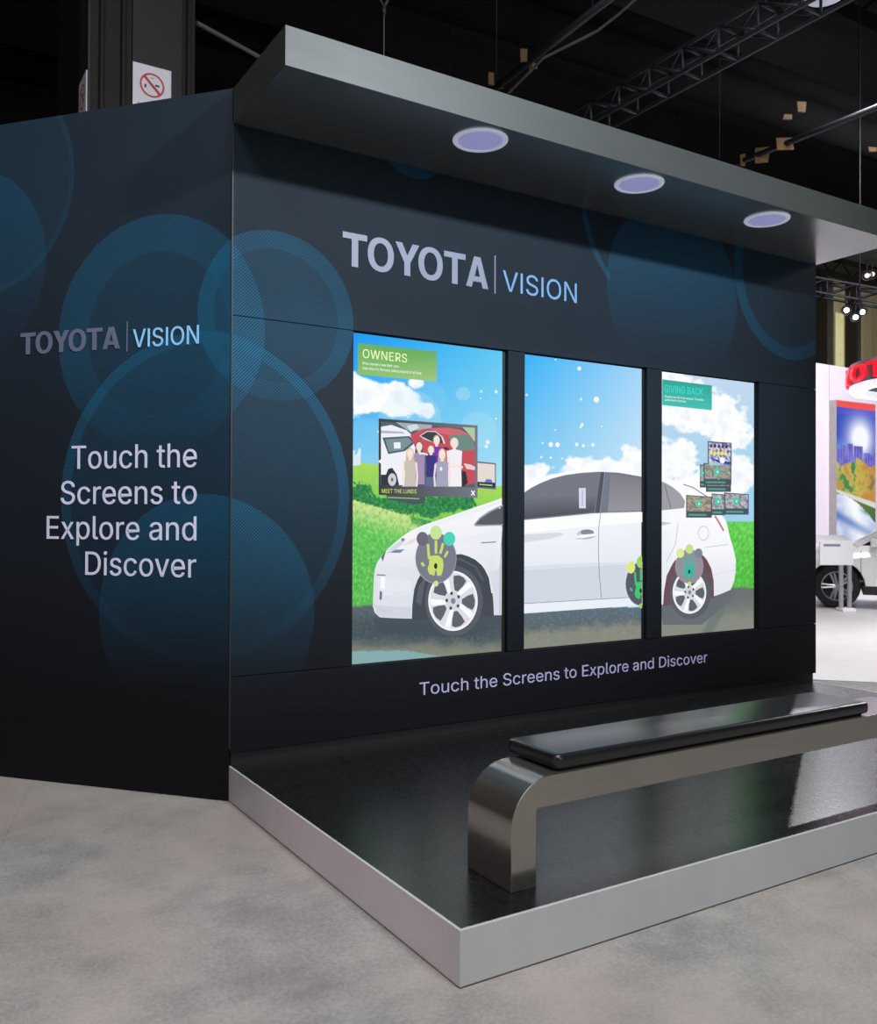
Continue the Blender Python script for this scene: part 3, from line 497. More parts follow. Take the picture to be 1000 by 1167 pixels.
ar.poly([(434, 635), (437, 631), (440, 627), (436, 640)], (90, 96, 110)); ar.line([(429, 655), (439, 655.6)], 1.4, (120, 124, 136)); ar.poly([(434, 657), (438.5, 657.5), (438, 672), (433.5, 670)], (250, 250, 250)); ar.poly([(432.5, 673), (435.5, 675), (434.5, 684), (432, 683)], (100, 106, 122)); ar.line([(425.5, 688), (430, 694), (440, 697)], 1.2, (190, 194, 206))
ar.line([(452, 646), (472, 650)], .9, (214, 216, 226)); ar.line([(436, 683), (452, 676), (471, 672)], .8, (210, 212, 224))
ar.line([(572.2, 600), (571, 622), (569.5, 650), (569.4, 700)], .8, (150, 152, 164)); ar.line([(548, 618.6), (565, 617.6)], 1.5, (140, 142, 152))
ar.ell(569, 579, .8, .8, WHITE); 
tag(ar.build('car_picture', A, s1), 'picture of the front half of a white hatchback')
hd = Art(z3, (0, -1, 0), 70)
hd.poly([(407.7, 391), (497.4, 401), (497.1, 435), (407.2, 426.8)], lambda x, y: (92, 164, 84) if y < 410 else ((150, 192, 116) if x > 450 else (128, 186, 92)))
hb = tag(hd.build('header_box', A, s1), 'green header box reading OWNERS')
def stext(body, name, mt, parent, p, q, cap, bold=0, track=0, k=.012):
    a, b = onY(*p, YS), onY(*q, YS); up = (onY(p[0], p[1]-cap, YS)-a).length
    return text(body, name, mt, parent, a-Vector((0, k, 0)), b-a, (0, 0, 1), (b-a).length, up, bold=bold, depth=.0004, track=track)
M_TY = mat('pale yellow screen text', (0, 0, 0), .3, emit=(240, 250, 190), estr=1, var=0); M_TW = mat('white screen text', (0, 0, 0), .3, emit=(245, 248, 245), estr=1, var=0)
M_TT = mat('turquoise screen text', (0, 0, 0), .3, emit=(62, 226, 205), estr=1, var=0); M_TG = mat('lime screen text', (0, 0, 0), .3, emit=(214, 232, 90), estr=1, var=0)
stext('OWNERS', 'title_text', M_TY, hb, (412.6, 408), (463, 413.6), 10, 0, 24); stext('Prius owners love their cars.', 'caption_text', M_TW, hb, (412.6, 415.6), (454.5, 419.4), 3, .0006); stext("See why it's the best selling hybrid of all time.", 'caption_text', M_TW, hb, (412.6, 421), (480, 427.2), 3, .0006)
# photo of a family between parked cars
ph = Art(z3, (0, -1, 0), 40)
z9 = lambda x, y: (420+x/9.72, 470+y/9.72)
z6 = lambda x, y: (400+x/6.25, 480+y/6.25)
fr = [(431.3, 477), (544, 485), (544, 567.5), (431.3, 564)]
ph.poly([(440, 563), (484.5, 566), (484, 573.5), (470, 575), (452, 571), (441, 569)], (58, 74, 78))
ph.poly([(542, 525.5), (565, 528), (565, 558), (542, 556)], (92, 100, 122)); ph.poly([(543, 527.5), (563.8, 529.4), (563.8, 550), (543, 549)], (226, 214, 206)); ph.poly([(552, 549.5), (554, 546), (560, 546.5), (561, 550)], (80, 110, 180)); ph.poly([(543, 549), (564, 550.5), (564, 556), (543, 554.5)], (26, 36, 70)); ph.line([(546, 552), (561, 553.2)], 1.4, (190, 200, 90))
ph.poly(fr, lambda x, y: (40, 44, 52) if x < 440 else (104, 108, 120))
ph.xf = z9
inn = [(135, 100), (1176, 190), (1176, 832), (135, 806)]
ph.poly(inn, (70, 84, 96)); ph.poly([(300, 110), (700, 140), (690, 200), (430, 200)], (150, 168, 176)); ph.poly([(420, 150), (530, 130), (560, 170), (460, 220)], (206, 216, 222))
ph.poly([(135, 160), (250, 140), (420, 200), (560, 330), (600, 480), (620, 806), (135, 806)], (238, 238, 246)); ph.poly([(150, 280), (450, 262), (520, 330), (400, 430), (215, 462)], (60, 84, 92)); ph.poly([(180, 300), (440, 280), (480, 330), (380, 415), (225, 440)], (112, 134, 142)); ph.poly([(275, 335), (350, 330), (352, 400), (280, 402)], (236, 240, 245))
ph.poly([(135, 200), (380, 215), (400, 235), (135, 232)], (170, 176, 190)); ph.poly([(135, 690), (190, 690), (215, 625), (260, 615), (310, 690), (335, 806), (135, 806)], (38, 34, 44)); ph.ell(258, 745, 46, 70, (200, 200, 208), 24); ph.ell(258, 745, 14, 22, (90, 90, 100), 12)
ph.xf = z6
ph.poly([(420, 100), (500, 60), (560, 50), (680, 45), (780, 60), (860, 110), (880, 170), (880, 440), (800, 460), (700, 300), (460, 200)], (192, 66, 76)); ph.poly([(560, 52), (680, 47), (780, 62), (850, 100), (700, 100), (600, 80)], (204, 92, 104))
ph.poly([(485, 105), (540, 70), (600, 72), (650, 110), (670, 160), (580, 150), (520, 130)], (214, 214, 222)); ph.poly([(493, 106), (542, 76), (598, 78), (640, 112), (655, 160), (580, 148)], (38, 54, 58)); ph.poly([(690, 105), (800, 90), (860, 120), (878, 180), (878, 205), (790, 212), (740, 200)], (96, 128, 118)); ph.poly([(790, 42), (880, 48), (880, 150), (840, 95)], (170, 196, 150))
ph.poly([(800, 300), (850, 310), (880, 325), (880, 350), (820, 340)], (226, 200, 206)); ph.poly([(780, 350), (815, 360), (830, 440), (800, 466), (770, 466)], (40, 34, 40))
def person(x, y, w, h, hair, skin, shirt, bw, bh, low, arms=True, long=0):
    ph.ell(x, y-h*.08, w*1.25, h*1.15, hair, 18)
    if long: ph.poly([(x-w*1.2, y), (x+w*1.2, y), (x+w*1.45, y+h*long), (x-w*1.45, y+h*long)], hair)
    ph.poly([(x-w*.4, y+h*.6), (x+w*.4, y+h*.6), (x+w*.5, y+h*1.5), (x-w*.5, y+h*1.5)], skin)
    t0 = y+h*1.35
    ph.poly([(x-bw*.35, t0), (x+bw*.35, t0), (x+bw*.95, t0+h*.3), (x+bw*.85, t0+bh*.5), (x+bw*.9, t0+bh), (x-bw*.9, t0+bh), (x-bw*.8, t0+bh*.5), (x-bw*.95, t0+h*.3)], shirt)
    if arms:
        for s_ in (-1, 1): ph.line([(x+s_*bw*.95, t0+h*.5), (x+s_*bw*1.12, t0+bh*.6), (x+s_*bw*1.02, t0+bh)], w*.55, skin)
    if low: ph.poly([(x-bw*.9, t0+bh), (x+bw*.9, t0+bh), (x+bw*.85, 466), (x-bw*.85, 466)], low)
    ph.ell(x, y, w, h, skin, 18)
SK = (246, 222, 214)
person(607, 138, 20, 32, (196, 160, 130), SK, (110, 40, 170), 44, 110, None, False)
person(482, 182, 22, 32, (96, 74, 74), SK, (158, 132, 172), 44, 225, (70, 72, 100), False, 2.2)
person(566, 205, 20, 28, (160, 136, 112), SK, (44, 40, 116), 40, 155, (84, 98, 132), False, .6)
person(732, 158, 24, 34, (214, 200, 190), SK, (240, 236, 242), 58, 262, None, False)
ph.line([(690, 260), (700, 330), (750, 318), (792, 330)], 16, SK)
person(416, 232, 22, 34, (206, 178, 140), SK, (196, 186, 172), 46, 188, None, True, 1.4)
person(644, 238, 22, 36, (186, 162, 132), SK, (156, 156, 182), 50, 180, None, True, 3.2)
ph.ell(636, 340, 10, 14, (240, 236, 240), 10); ph.ell(672, 195, 22, 8, (40, 34, 54), 12, .3)
ph.line([(480, 232), (510, 230), (540, 240)], 12, (240, 236, 240))
ph.xf = lambda x, y: (x, y)
ph.line([(536.4, 559.4), (540, 564.6)], 1.3, WHITE); ph.line([(540, 559.4), (536.4, 564.6)], 1.3, WHITE); ph.poly([(430, 526), (434, 523), (434, 529)], WHITE)
ph.line([(441, 567), (477, 568.4)], .9, (178, 204, 92))
pc = tag(ph.build('photo_window', A, s1), 'grey photo window with a family standing between a white van and a red car')
stext('MEET THE LUNDS', 'title_text', M_TG, pc, (434, 561.8), (473.4, 562.4), 4.6, .0012, 10, .016)
hand(s1, 'hand_menu', 496, 636, 1, .96, (108, 112, 126), (196, 214, 96), ((92, 94, 106), (190, 226, 140), (60, 205, 175)))

# ---- middle screen
s2 = screen(1, 'middle touch screen showing blue sky above the doors of a white car')
background(s2, 1, bg2, dots2)
ar = Art(z3, (0, -1, 0), 8); w5 = lambda x, y: (590+x/5.56, 530+y/5.56); ar.xf = w5
ar.poly([(30, 148), (90, 112), (150, 84), (215, 62), (280, 48), (360, 39), (450, 35), (560, 37), (680, 50), (795, 72), (795, 888), (400, 915), (30, 942)], lambda x, y: mixc((252, 252, 255), (212, 218, 232), sm(595, 640, y)))
ar.poly([(30, 182), (90, 142), (150, 112), (215, 86), (300, 64), (400, 50), (520, 42), (640, 48), (790, 74), (790, 296), (570, 302), (480, 306), (200, 334), (30, 350)], (104, 108, 124))
ar.poly([(30, 196), (90, 158), (150, 126), (230, 96), (300, 79), (400, 65), (521, 58), (505, 190), (486, 298), (200, 325), (30, 342)], lambda x, y: mixc((104, 106, 118), (62, 66, 74), sm(566, 588, y)))
ar.poly([(588, 60), (690, 70), (790, 88), (790, 288), (572, 296)], lambda x, y: mixc((116, 112, 122), (140, 138, 146), sm(545, 585, y)))
ar.poly([(528, 46), (552, 46), (520, 302), (492, 304)], (66, 70, 82)); ar.line([(553, 45), (538, 170), (522, 304)], 3, (150, 154, 166))
ar.poly([(388, 146), (432, 146), (432, 274), (390, 274)], (214, 214, 232)); ar.line([(411, 160), (411, 262)], 8, (180, 176, 200))
ar.poly([(30, 352), (790, 298), (790, 362), (400, 395), (30, 432)], (252, 252, 254)); ar.poly([(30, 440), (260, 428), (300, 440), (200, 468), (30, 492)], (212, 214, 226))
ar.poly([(30, 642), (300, 626), (790, 612), (790, 836), (30, 878)], (204, 210, 222)); ar.poly([(30, 642), (300, 626), (790, 612), (790, 626), (300, 650), (30, 668)], (216, 220, 232))
ar.line([(525, 304), (514, 400), (512, 560), (518, 700), (531, 842)], 4, (116, 120, 134)); ar.line([(30, 878), (400, 856), (790, 834)], 4, (130, 134, 146))
ar.poly([(30, 882), (790, 838), (790, 888), (30, 938)], (232, 236, 244))
ar.ell(432, 440, 58, 32, (196, 200, 214), 24); ar.ell(440, 426, 42, 18, (120, 128, 144), 20); ar.poly([(370, 450), (400, 442), (490, 434), (500, 440), (494, 450), (400, 466), (374, 466)], (246, 247, 250)); ar.line([(372, 466), (420, 466), (494, 452)], 4, (130, 134, 148))
ar.xf = lambda x, y: (x, y); ar.clip = (595, 731.2)
tag(ar.build('car_picture', A, s2), 'picture of the doors and windows of a white car')
hand(s2, 'hand_menu', 729.5, 665.5, .86, .83, (70, 74, 88), (50, 190, 90), ((216, 232, 120), (150, 205, 90), (60, 205, 175)), clip=(500, 730.8))

# ---- right screen
s3 = screen(2, 'right touch screen, GIVING BACK header over the rear of a white car')
background(s3, 2, bg3)
ar = Art(z3, (0, -1, 0), 8)
ar.poly([(756, 690), (756, 672), (761, 652), (770, 638), (789, 627), (806, 636), (815, 655), (816, 682), (808, 700), (795, 708), (770, 706)], (92, 62, 70)); ar.poly([(752, 692), (815, 681), (834, 672), (834, 684), (800, 712), (756, 712)], (84, 92, 98))
ar.poly([(751, 542), (762, 545), (771, 548.6), (784, 554), (797, 560), (812, 574), (821, 585), (826, 591), (829, 598), (832, 612), (836, 625), (839, 638), (838.6, 652), (837, 662), (833, 672), (824, 676), (814, 679.5),
         (813.6, 662), (811, 648), (806, 638), (800, 631), (789, 627.5), (779, 630), (768, 640), (760, 656), (757, 674), (756, 688.6), (751, 690.5)], lambda x, y: mixc((252, 252, 254), (228, 229, 238), sm(600, 670, y)))
ar.poly([(751, 547.5), (760, 551), (768, 556), (776, 563), (781, 571), (780, 579), (751, 582)], (150, 148, 156)); ar.line([(758, 553), (765, 580)], 1, (100, 100, 112)); ar.line([(779, 552), (790, 555.6), (806, 566)], 1.4, (140, 144, 150)); ar.line([(751, 541), (753, 536)], .8, (70, 72, 80))
ar.ell(802, 607.6, 6.2, 8.6, (196, 198, 208), 24, 0, .88); ar.line([(815, 588), (820, 596), (825, 605)], 2.2, (196, 110, 130)); ar.line([(803, 624), (830, 620.4)], .8, (190, 192, 202)); ar.line([(773, 595), (770, 620), (760, 640)], .6, (170, 172, 184))
ar.line([(839, 640), (836, 650), (815, 655)], .7, (214, 216, 224)); ar.poly([(751, 594), (766, 596), (751, 600)], (190, 194, 206)); ar.poly([(751, 600), (766, 600), (764, 603), (751, 603.5)], WHITE)
wheel(ar, 785.8, 675, 19.2, 24.4, 1.25)
tag(ar.build('car_picture', A, s3), 'picture of the rear half of a white hatchback')
hd = Art(z3, (0, -1, 0), 70)
hd.poly([(754.3, 432.4), (810.8, 439.4), (810.8, 467.7), (754.2, 461.8)], lambda x, y: (34, 158, 140) if y < 445 else (52, 186, 170))
hb = tag(hd.build('header_box', A, s3), 'teal header box reading GIVING BACK')
stext('GIVING BACK', 'title_text', M_TT, hb, (756.6, 447), (800, 450.8), 8.2, .0008, 22)
stext('Explore all the ways Toyota', 'caption_text', M_TW, hb, (757, 453), (801, 457), 2.3, .0006); stext('gives back to the best', 'caption_text', M_TW, hb, (757, 456.6), (781, 458.8), 2.2, .0006)
z7 = lambda x, y: (740+x/7.14, 480+y/7.14)
def card(q, kind, seed):
    ca = Art(z3, (0, -1, 0), 50+seed*3); ca.xf = z7
    x0, y0, x1, y1 = q; sk = .07
    def P(u, v): return (x0+(x1-x0)*u, y0+(y1-y0)*v+(x1-x0)*u*sk*(1 if v < .5 else .05))
    ca.poly([P(0, 0), P(1, 0), P(1, 1), P(0, 1)], (64, 70, 84))
    def colf(x, y):
        n = fbm(x*.5, y*.6, seed*3.1, 3); c = {0: mixc((40, 46, 110), (240, 240, 250), .5+2*n), 1: mixc((96, 104, 92), (178, 178, 164), .5+n*1.6), 2: mixc((92, 96, 80), (190, 170, 150), .5+n*1.8), 3: mixc((90, 96, 110), (206, 210, 216), .5+n*1.6)}[kind]
        return c
    lo = .99 if kind == 0 else .74
    ca.grid(lambda u, v: P(.04+.92*u, .04+(lo-.06)*v), 16, 12, colf)
    if kind == 0:
        for k in range(5): ca.ell(*P(.14+k*.15, .45+.05*(k % 2)), 12, 18, (236, 228, 90), 10); ca.ell(*P(.14+k*.16, .30), 9, 12, (226, 196, 186), 10); ca.ell(*P(.14+k*.16, .18), 10, 14, (66, 30, 80), 10)
        ca.poly([P(.05, .68), P(.5, .78), P(.95, .86), P(.95, .95), P(.5, .9)], (30, 50, 150)); ca.ell(*P(.6, .78), 22, 26, (244, 246, 250), 16); ca.poly([P(.04, .86), P(.5, .94), P(.96, .98), P(.04, .98)], (150, 200, 225))
    else:
        ca.ell(*P(.48, .34), 24, 32, (66, 196, 160), 18); ca.ell(*P(.5, .36), 7, 9, (220, 245, 236), 10)
        ca.poly([P(.02, .78), P(.98, .78), P(.98, .97), P(.02, .97)], (58, 70, 76)); ca.line([P(.08, .87), P(.78, .88)], 14, (60, 158, 138))
    return ca.build('photo_card', A, s3)
card((473, 163, 668, 362), 0, 1); card((408, 352, 470, 540), 3, 2); card((458, 400, 662, 575), 1, 3); card((438, 340, 665, 520), 1, 4); card((503, 588, 612, 765), 3, 5); card((605, 580, 805, 760), 3, 6); card((295, 600, 505, 785), 2, 7)
hand(s3, 'hand_menu', 784.8, 645.3, .68, .96, (140, 130, 140), (40, 176, 150), ((218, 232, 140), (190, 222, 120), (112, 122, 136)))
# ================================================================== HALL (setting)
def plane_obj(name, pts, m, kind='structure', thick=None):
    o = MB().add(pts, [tuple(range(len(pts)))]).build(name, m); o['kind'] = kind; return o
t = NT('grey hall carpet'); tc = t.new('ShaderNodeTexCoord'); ob = tc.outputs['Object']
n1 = t.noise(.75, 3, .5, ob); n2 = t.noise(3.0, 5, .62, ob); n3 = t.noise(420, 2, .7, ob); mpp = t.new('ShaderNodeMapping'); mpp.inputs['Scale'].default_value = (3, 12, 3); mpp.inputs['Rotation'].default_value = (0, 0, .5); t.l.new(ob, mpp.inputs[0]); n4 = t.noise(1.6, 4, .6, mpp.outputs[0])
n5 = t.noise(60, 4, .75, ob)
f = t.math('ADD', t.math('MULTIPLY', n1, .25), t.math('MULTIPLY', n2, .33)); f = t.math('ADD', f, t.math('MULTIPLY', n4, .07)); f = t.math('ADD', f, t.math('MULTIPLY', n5, .35))
f = t.maprange(f, .40, .60, 0, 1)
c = t.mix(f, lin((116, 116, 115)), lin((154, 154, 152))); c = t.mix(t.maprange(n1, .42, .62, 0, .5), c, lin((142, 130, 126)))
br = t.new('ShaderNodeTexBrick'); br.offset = 0; br.inputs['Scale'].default_value = 1; br.inputs['Brick Width'].default_value = 3.2; br.inputs['Row Height'].default_value = 3.2; br.inputs['Mortar Size'].default_value = .004
br.inputs['Color1'].default_value = br.inputs['Color2'].default_value = (1, 1, 1, 1); br.inputs['Mortar'].default_value = (.9, .9, .9, 1); mp2 = t.new('ShaderNodeMapping'); mp2.inputs['Rotation'].default_value = (0, 0, .25); mp2.inputs['Location'].default_value = (1.1, .8, 0); t.l.new(ob, mp2.inputs[0]); t.l.new(mp2.outputs[0], br.inputs['Vector'])
mx = t.new('ShaderNodeMix', data_type='RGBA', blend_type='MULTIPLY'); mx.inputs[0].default_value = 1; t.l.new(c, mx.inputs[6]); t.l.new(br.outputs['Color'], mx.inputs[7])
t.set(base=mx.outputs[2], rough=.95, spec=.1); t.bump(n5, .35, .004); M_CARPET = t.m
HX0, HX1, HY0, HY1, HZ = -16, 46, -20, 20, 12.5
plane_obj('floor', [(HX0, HY0, 0), (HX1, HY0, 0), (HX1, HY1, 0), (HX0, HY1, 0)], M_CARPET)
t = NT('white polished display floor'); n = t.noise(.8, 4, .6); n2 = t.noise(5, 4)
t.set(base=t.mix(t.math('ADD', t.math('MULTIPLY', n, .6), t.math('MULTIPLY', n2, .4)), lin((176, 173, 170)), lin((222, 220, 218))), rough=.35); M_WF = t.m
a, b = onZ(930, 774.5, .004), onZ(1000, 777.5, .004); d = (b-a).normalized(); p0, p1 = a-d*5, b+d*9; n_ = Vector((-d.y, d.x, 0)); n_ = n_ if n_.dot(FW) > 0 else -n_
plane_obj('floor', [p0, p1, p1+n_*16, p0+n_*16], M_WF)
M_DARK = mat('black hall lining', (9, 9, 12), .9, var=.3, nscale=.6)
plane_obj('ceiling', [(HX0, HY0, HZ), (HX1, HY0, HZ), (HX1, HY1, HZ), (HX0, HY1, HZ)], M_DARK)
t = NT('ribbed beige hall cladding'); tc = t.new('ShaderNodeTexCoord'); sp = t.new('ShaderNodeSeparateXYZ'); t.l.new(tc.outputs['Object'], sp.inputs[0])
w = t.math('FRACT', t.math('MULTIPLY', t.math('ADD', sp.outputs[0], sp.outputs[1]), 1.6)); n = t.noise(.7, 4)
t.set(base=t.mix(t.math('ADD', t.math('MULTIPLY', w, .3), t.math('MULTIPLY', n, .6)), lin((118, 110, 84)), lin((158, 150, 120))), rough=.8); M_BEIGE = t.m
plane_obj('wall_back', [(24, HY1, 0), (HX1, HY1, 0), (HX1, HY1, HZ), (24, HY1, HZ)], M_BEIGE)
plane_obj('wall_back', [(HX0, HY1, 0), (24, HY1, 0), (24, HY1, HZ), (HX0, HY1, HZ)], M_DARK)
plane_obj('wall_left', [(HX0, HY0, 0), (HX0, HY1, 0), (HX0, HY1, HZ), (HX0, HY0, HZ)], M_DARK)
plane_obj('wall_right', [(HX1, HY0, 0), (HX1, HY1, 0), (HX1, HY1, HZ), (HX1, HY0, HZ)], M_DARK)
plane_obj('wall_front', [(HX0, HY0, 0), (HX1, HY0, 0), (HX1, HY0, HZ), (HX0, HY0, HZ)], M_DARK)

for i, (x0_, x1_) in enumerate(((968, 972.5), (934, 941))):
    o = MB().box((onY(x0_, 400, HY1-.2).x, HY1-.6, 0), (onY(x1_, 400, HY1-.2).x, HY1-.01, HZ-.01)).build('trim_%d' % (i+1), mat('dark steel post', (26, 22, 24), .7)); o['kind'] = 'structure'
o = MB().box((onY(941, 400, HY1-.2).x, HY1-.7, 0), (onY(950.5, 400, HY1-.2).x, HY1-.05, onY(945, 361, HY1).z)).build('trim_3', mat('pale ribbed pilaster', (190, 186, 150), .7)); o['kind'] = 'structure'
# ------------------------------------------------ far display area, seen past the booth's right edge
M_WHITE = mat('white display wall paint', (214, 202, 216), .6, var=.02)
YW = 9.0; wx0 = 12.5; wx1 = 31.0; zt = onY(930, 413.5, YW).z
bw = tag(empty('white_display_wall', (wx0, YW, 0)), 'tall plain white display wall behind the white car', 'display wall')
xs = onY(945.5, 500, YW).x
xx = [wx0, xs, xs+3.05, xs+6.1, wx1]
for i in range(4): MB().box((xx[i]+.008, YW, 0), (xx[i+1]-.008, YW+.3, zt)).build('panel', M_WHITE, bw)
# poster light box
px0 = onY(952.3, 500, 8.83); xL = px0.x; YF = 8.80
xR = onY(998.3, 500, YF).x; zT = onY(952.5, 455.3, YF).z; zB = .25
lb = tag(empty('poster_light_box', (xL, YF, zB)), 'tall backlit poster of city skyline and autumn trees, red strip on top', 'poster')
M_FR = mat('grey aluminium box frame', (170, 166, 164), .45, .2)
MB().box((xL, YF, zB), (xR, YW-.002, zT)).build('frame', M_FR, lb)
PO = Art(lambda x, z: Vector((x, YF-.002, z)), (0, -1, 0), 1); PH = zT-zB; red = .085*2.9/PH*1.2
A2 = art_mat('backlit poster print', 1.0, .4)
def postc(x, z):
    u = (x-xL)/(xR-xL); v = (zT-z)/3.55
    c = mixc((34, 60, 190), (40, 50, 150), v*1.5); g = math.exp(-((u-.6)/.33)**2-((v-.26)/.15)**2); c = mixc(c, (250, 252, 255), min(1, g*1.3)); c = mixc(c, (120, 190, 240), .5*math.exp(-((u-.1)/.3)**2-((v-.33)/.05)**2))
    n = fbm(u*6, v*14, 2, 5)
    if .1 > v > .05: c = mixc(c, (120, 80, 200), .3)
    th = [(0, .12, .345), (.12, .26, .315), (.28, .42, .30), (.44, .66, .31), (.68, .86, .36), (.86, 1, .37)]
    for a_, b_, t_ in th:
        if a_ <= u < b_ and v > t_: c = mixc((74, 70, 170), (130, 120, 215), .5+n+.4*math.sin(u*90))
    tt = .43+.03*math.sin(u*9)+n*.05
    if v > tt: c = mixc((178, 140, 50), (224, 206, 96), .5+n*2); c = mixc(c, (60, 120, 60), sm(.1, .4, n+.25*math.exp(-((u-.1)/.15)**2-((v-.6)/.06)**2)+.1)); c = mixc(c, (190, 90, 40), .5*sm(.5, 1, u))
    rd = .625+.09*u
    if v > rd: c = (214, 214, 206)
    if v > rd+.02+.02*u: c = mixc((110, 140, 50), (60, 90, 40), u)
    r2 = .655+.19*u*u+.02*u
    if v > r2:
        c = mixc((216, 222, 240), (150, 170, 215), .5+n); c = mixc(c, (252, 252, 255), math.exp(-((u-.45-(v-.75))/.25)**2)); c = mixc(c, (50, 90, 170), .8*math.exp(-((v-.80-.16*u)/.035)**2)*(1-u*.5)); c = mixc(c, (40, 120, 110), .7*math.exp(-((v-.78-.1*(u-.75))/.02)**2)*sm(.5, .8, u))
    return c
PO.grid(lambda u, v: (xL+.01+(xR-xL-.02)*u, zT-.17-(PH-.18)*v), 50, 180, postc); PO.build('poster_print', A2, lb)
PR = Art(lambda x, z: Vector((x, YF-.002, z)), (0, -1, 0), 1); PR.poly([(xL+.01, zT-.01), (xR-.01, zT-.01), (xR-.01, zT-.19), (xL+.01, zT-.165)], (240, 70, 62)); tag(PR.build('header_strip', A2, lb), 'red strip')
# ring sign
d_ = 15.0; cen = at(1086, 440, d_); cr = 107*d_/FPX; zb = at(979, 443, d_).z; hb_ = .30
rs = tag(empty('ring_sign', (cen.x, cen.y, zb)), 'round hanging sign with red TOYOTA letters and white lit ring underneath', 'hanging sign')
Mx = Matrix.Translation((cen.x, cen.y, zb))
MB().lathe([(cr, .10), (cr, .16+hb_), (cr-.03, .16+hb_), (cr-.03, .10), (cr, .10)], Mx, 72).build('band', mat('grey sign band', (150, 148, 152), .4, .3), rs)
MB().lathe([(cr, .10), (cr+.01, .05), (cr-.02, .0), (cr-.22, .0), (cr-.22, .10), (cr-.03, .1)], Mx, 72).build('light_ring', mat('white lit acrylic', (240, 240, 255), .3, emit=(214, 214, 246), estr=.9), rs)
MB().lathe([(.001, .11), (cr-.22, .11), (cr-.22, .12), (.001, .12)], Mx, 72).build('inner_disc', mat('black sign inside', (10, 10, 12), .6), rs)
M_RED = mat('red illuminated letters', (205, 22, 40), .35, emit=(226, 28, 48), estr=.85)
base = text('TOYOTA', 'lettering', M_RED, rs, (0, 0, 0), (1, 0, 0), (0, 0, 1), 2.9, .30, bold=1, depth=.06)
inv = wm(rs).inverted()
th0 = math.atan2((CAM-cen).y, (CAM-cen).x)
for v in base.data.vertices:
    w_ = wm(rs) @ v.co; tt_ = th0-math.radians(121)+w_.x/cr; rr = cr+.002-w_.y*1.0
    v.co = inv @ Vector((cen.x+rr*math.cos(tt_), cen.y+rr*math.sin(tt_), zb+.125+w_.z*.9))
for k in range(3):
    a = th0+k*2.094+.5; MB().tube((cen.x+cr*.9*math.cos(a), cen.y+cr*.9*math.sin(a), zb+.4), (cen.x+cr*.9*math.cos(a), cen.y+cr*.9*math.sin(a), HZ-.01), .012, 6).build('hanging_rod', M_BLACK, rs)

# ------------------------------------------------ white sport utility car
M_PAINT = mat('white car paint', (236, 236, 238), .25, var=.01, coat=.6); M_GLASS = mat('dark car glass', (26, 34, 40), .08, spec=.8, var=.02); M_TYRE = mat('tyre rubber', (20, 20, 22), .7); M_RIM = mat('silver alloy', (190, 190, 196), .3, .7); M_PL = mat('black car plastic', (24, 24, 27), .55)
wc = onZ(954.2, 693, 0); va = Vector((wc.x-CAM.x, wc.y-CAM.y, 0)).normalized(); head = Vector((-va.y, va.x, 0)); head = head if head.dot(RT) < 0 else -head
WR, WB = .40, 2.66
ang = math.atan2(head.y, head.x)
W2 = .93
left = Vector((0, 0, 1)).cross(head)               # car's left, which faces the camera
org = wc+va*.0 - head*(WB/2) - left*(W2-.04) if left.dot(va) < 0 else wc
car = tag(empty('sport_utility_car', (org.x, org.y, 0), ang), 'white sport utility car seen past the right end of the display wall', 'car')
fx, rx = WB/2, -WB/2; AR = .47
def arch(cx, a0, a1, n=12): return [(cx+AR*math.cos(R(a0+(a1-a0)*i/n)), WR+AR*math.sin(R(a0+(a1-a0)*i/n))) for i in range(n+1)]
low = [(2.22, .32), (2.26, .55), (2.22, .80), (2.08, .97), (1.6, 1.08), (1.02, 1.15), (.3, 1.14), (-1.2, 1.16), (-2.2, 1.18), (-2.30, .9), (-2.34, .6), (-2.25, .36)]+[(rx-AR, .34)]+arch(rx, 180, 0)+[(rx+AR, .30), (fx-AR, .30)]+arch(fx, 180, 0)+[(fx+AR, .32)]
m = MB()
for s_ in (-1, 1): m.prism(low, lambda a, b, t: (a, t*(1-.10*max(0, (abs(a)-1.5))**1.3)-(.10 if b > 1.0 else 0)*(1 if t > 0 else -1)*(1 if abs(t) > .7 else 0), b), s_*.58, s_*W2, smooth=False)
hull = [(2.2, .34), (2.24, .55), (2.2, .82), (2.06, 1.0), (1.6, 1.12), (1.02, 1.19), (.3, 1.15), (-2.2, 1.17), (-2.3, .9), (-2.32, .6), (-2.2, .36), (rx-AR, .36), (rx-AR, .86), (rx+AR, .86), (rx+AR, .3), (fx-AR, .3), (fx-AR, .86), (fx+AR, .86), (fx+AR, .34)]
m.prism(hull, lambda a, b, t: (a, t, b), -.70, .70)
roof = [(-1.95, 1.60), (-1.4, 1.70), (-.4, 1.72), (.15, 1.66), (.2, 1.62), (-.4, 1.67), (-1.4, 1.65), (-1.92, 1.56)]
m.prism(roof, lambda a, b, t: (a, t, b), -.66, .66)
def gh(z): return W2-.10-(z-1.14)*.36
for s_ in (-1, 1):
    for p, q in (((1.02, 1.14), (.12, 1.66)), ((-.25, 1.15), (-.32, 1.70)), ((-1.3, 1.16), (-1.35, 1.68)), ((-2.2, 1.17), (-1.9, 1.6)), ((.15, 1.66), (-.4, 1.71)), ((-.4, 1.71), (-1.4, 1.70)), ((-1.4, 1.7), (-1.95, 1.6))):
        m.bar((p[0], s_*gh(p[1]), p[1]), (q[0], s_*gh(q[1]), q[1]-.02), .06, .09)
m.build('body', M_PAINT, car, local=True, bevel=.03, segs=2)
m = MB()
for s_ in (-1, 1):
    pts = [(.98, 1.13), (.15, 1.64), (-.4, 1.68), (-1.4, 1.67), (-1.9, 1.57), (-2.15, 1.16)]
    m.add([(a, s_*(gh(b)-.015), b) for a, b in pts], [tuple(range(6))])
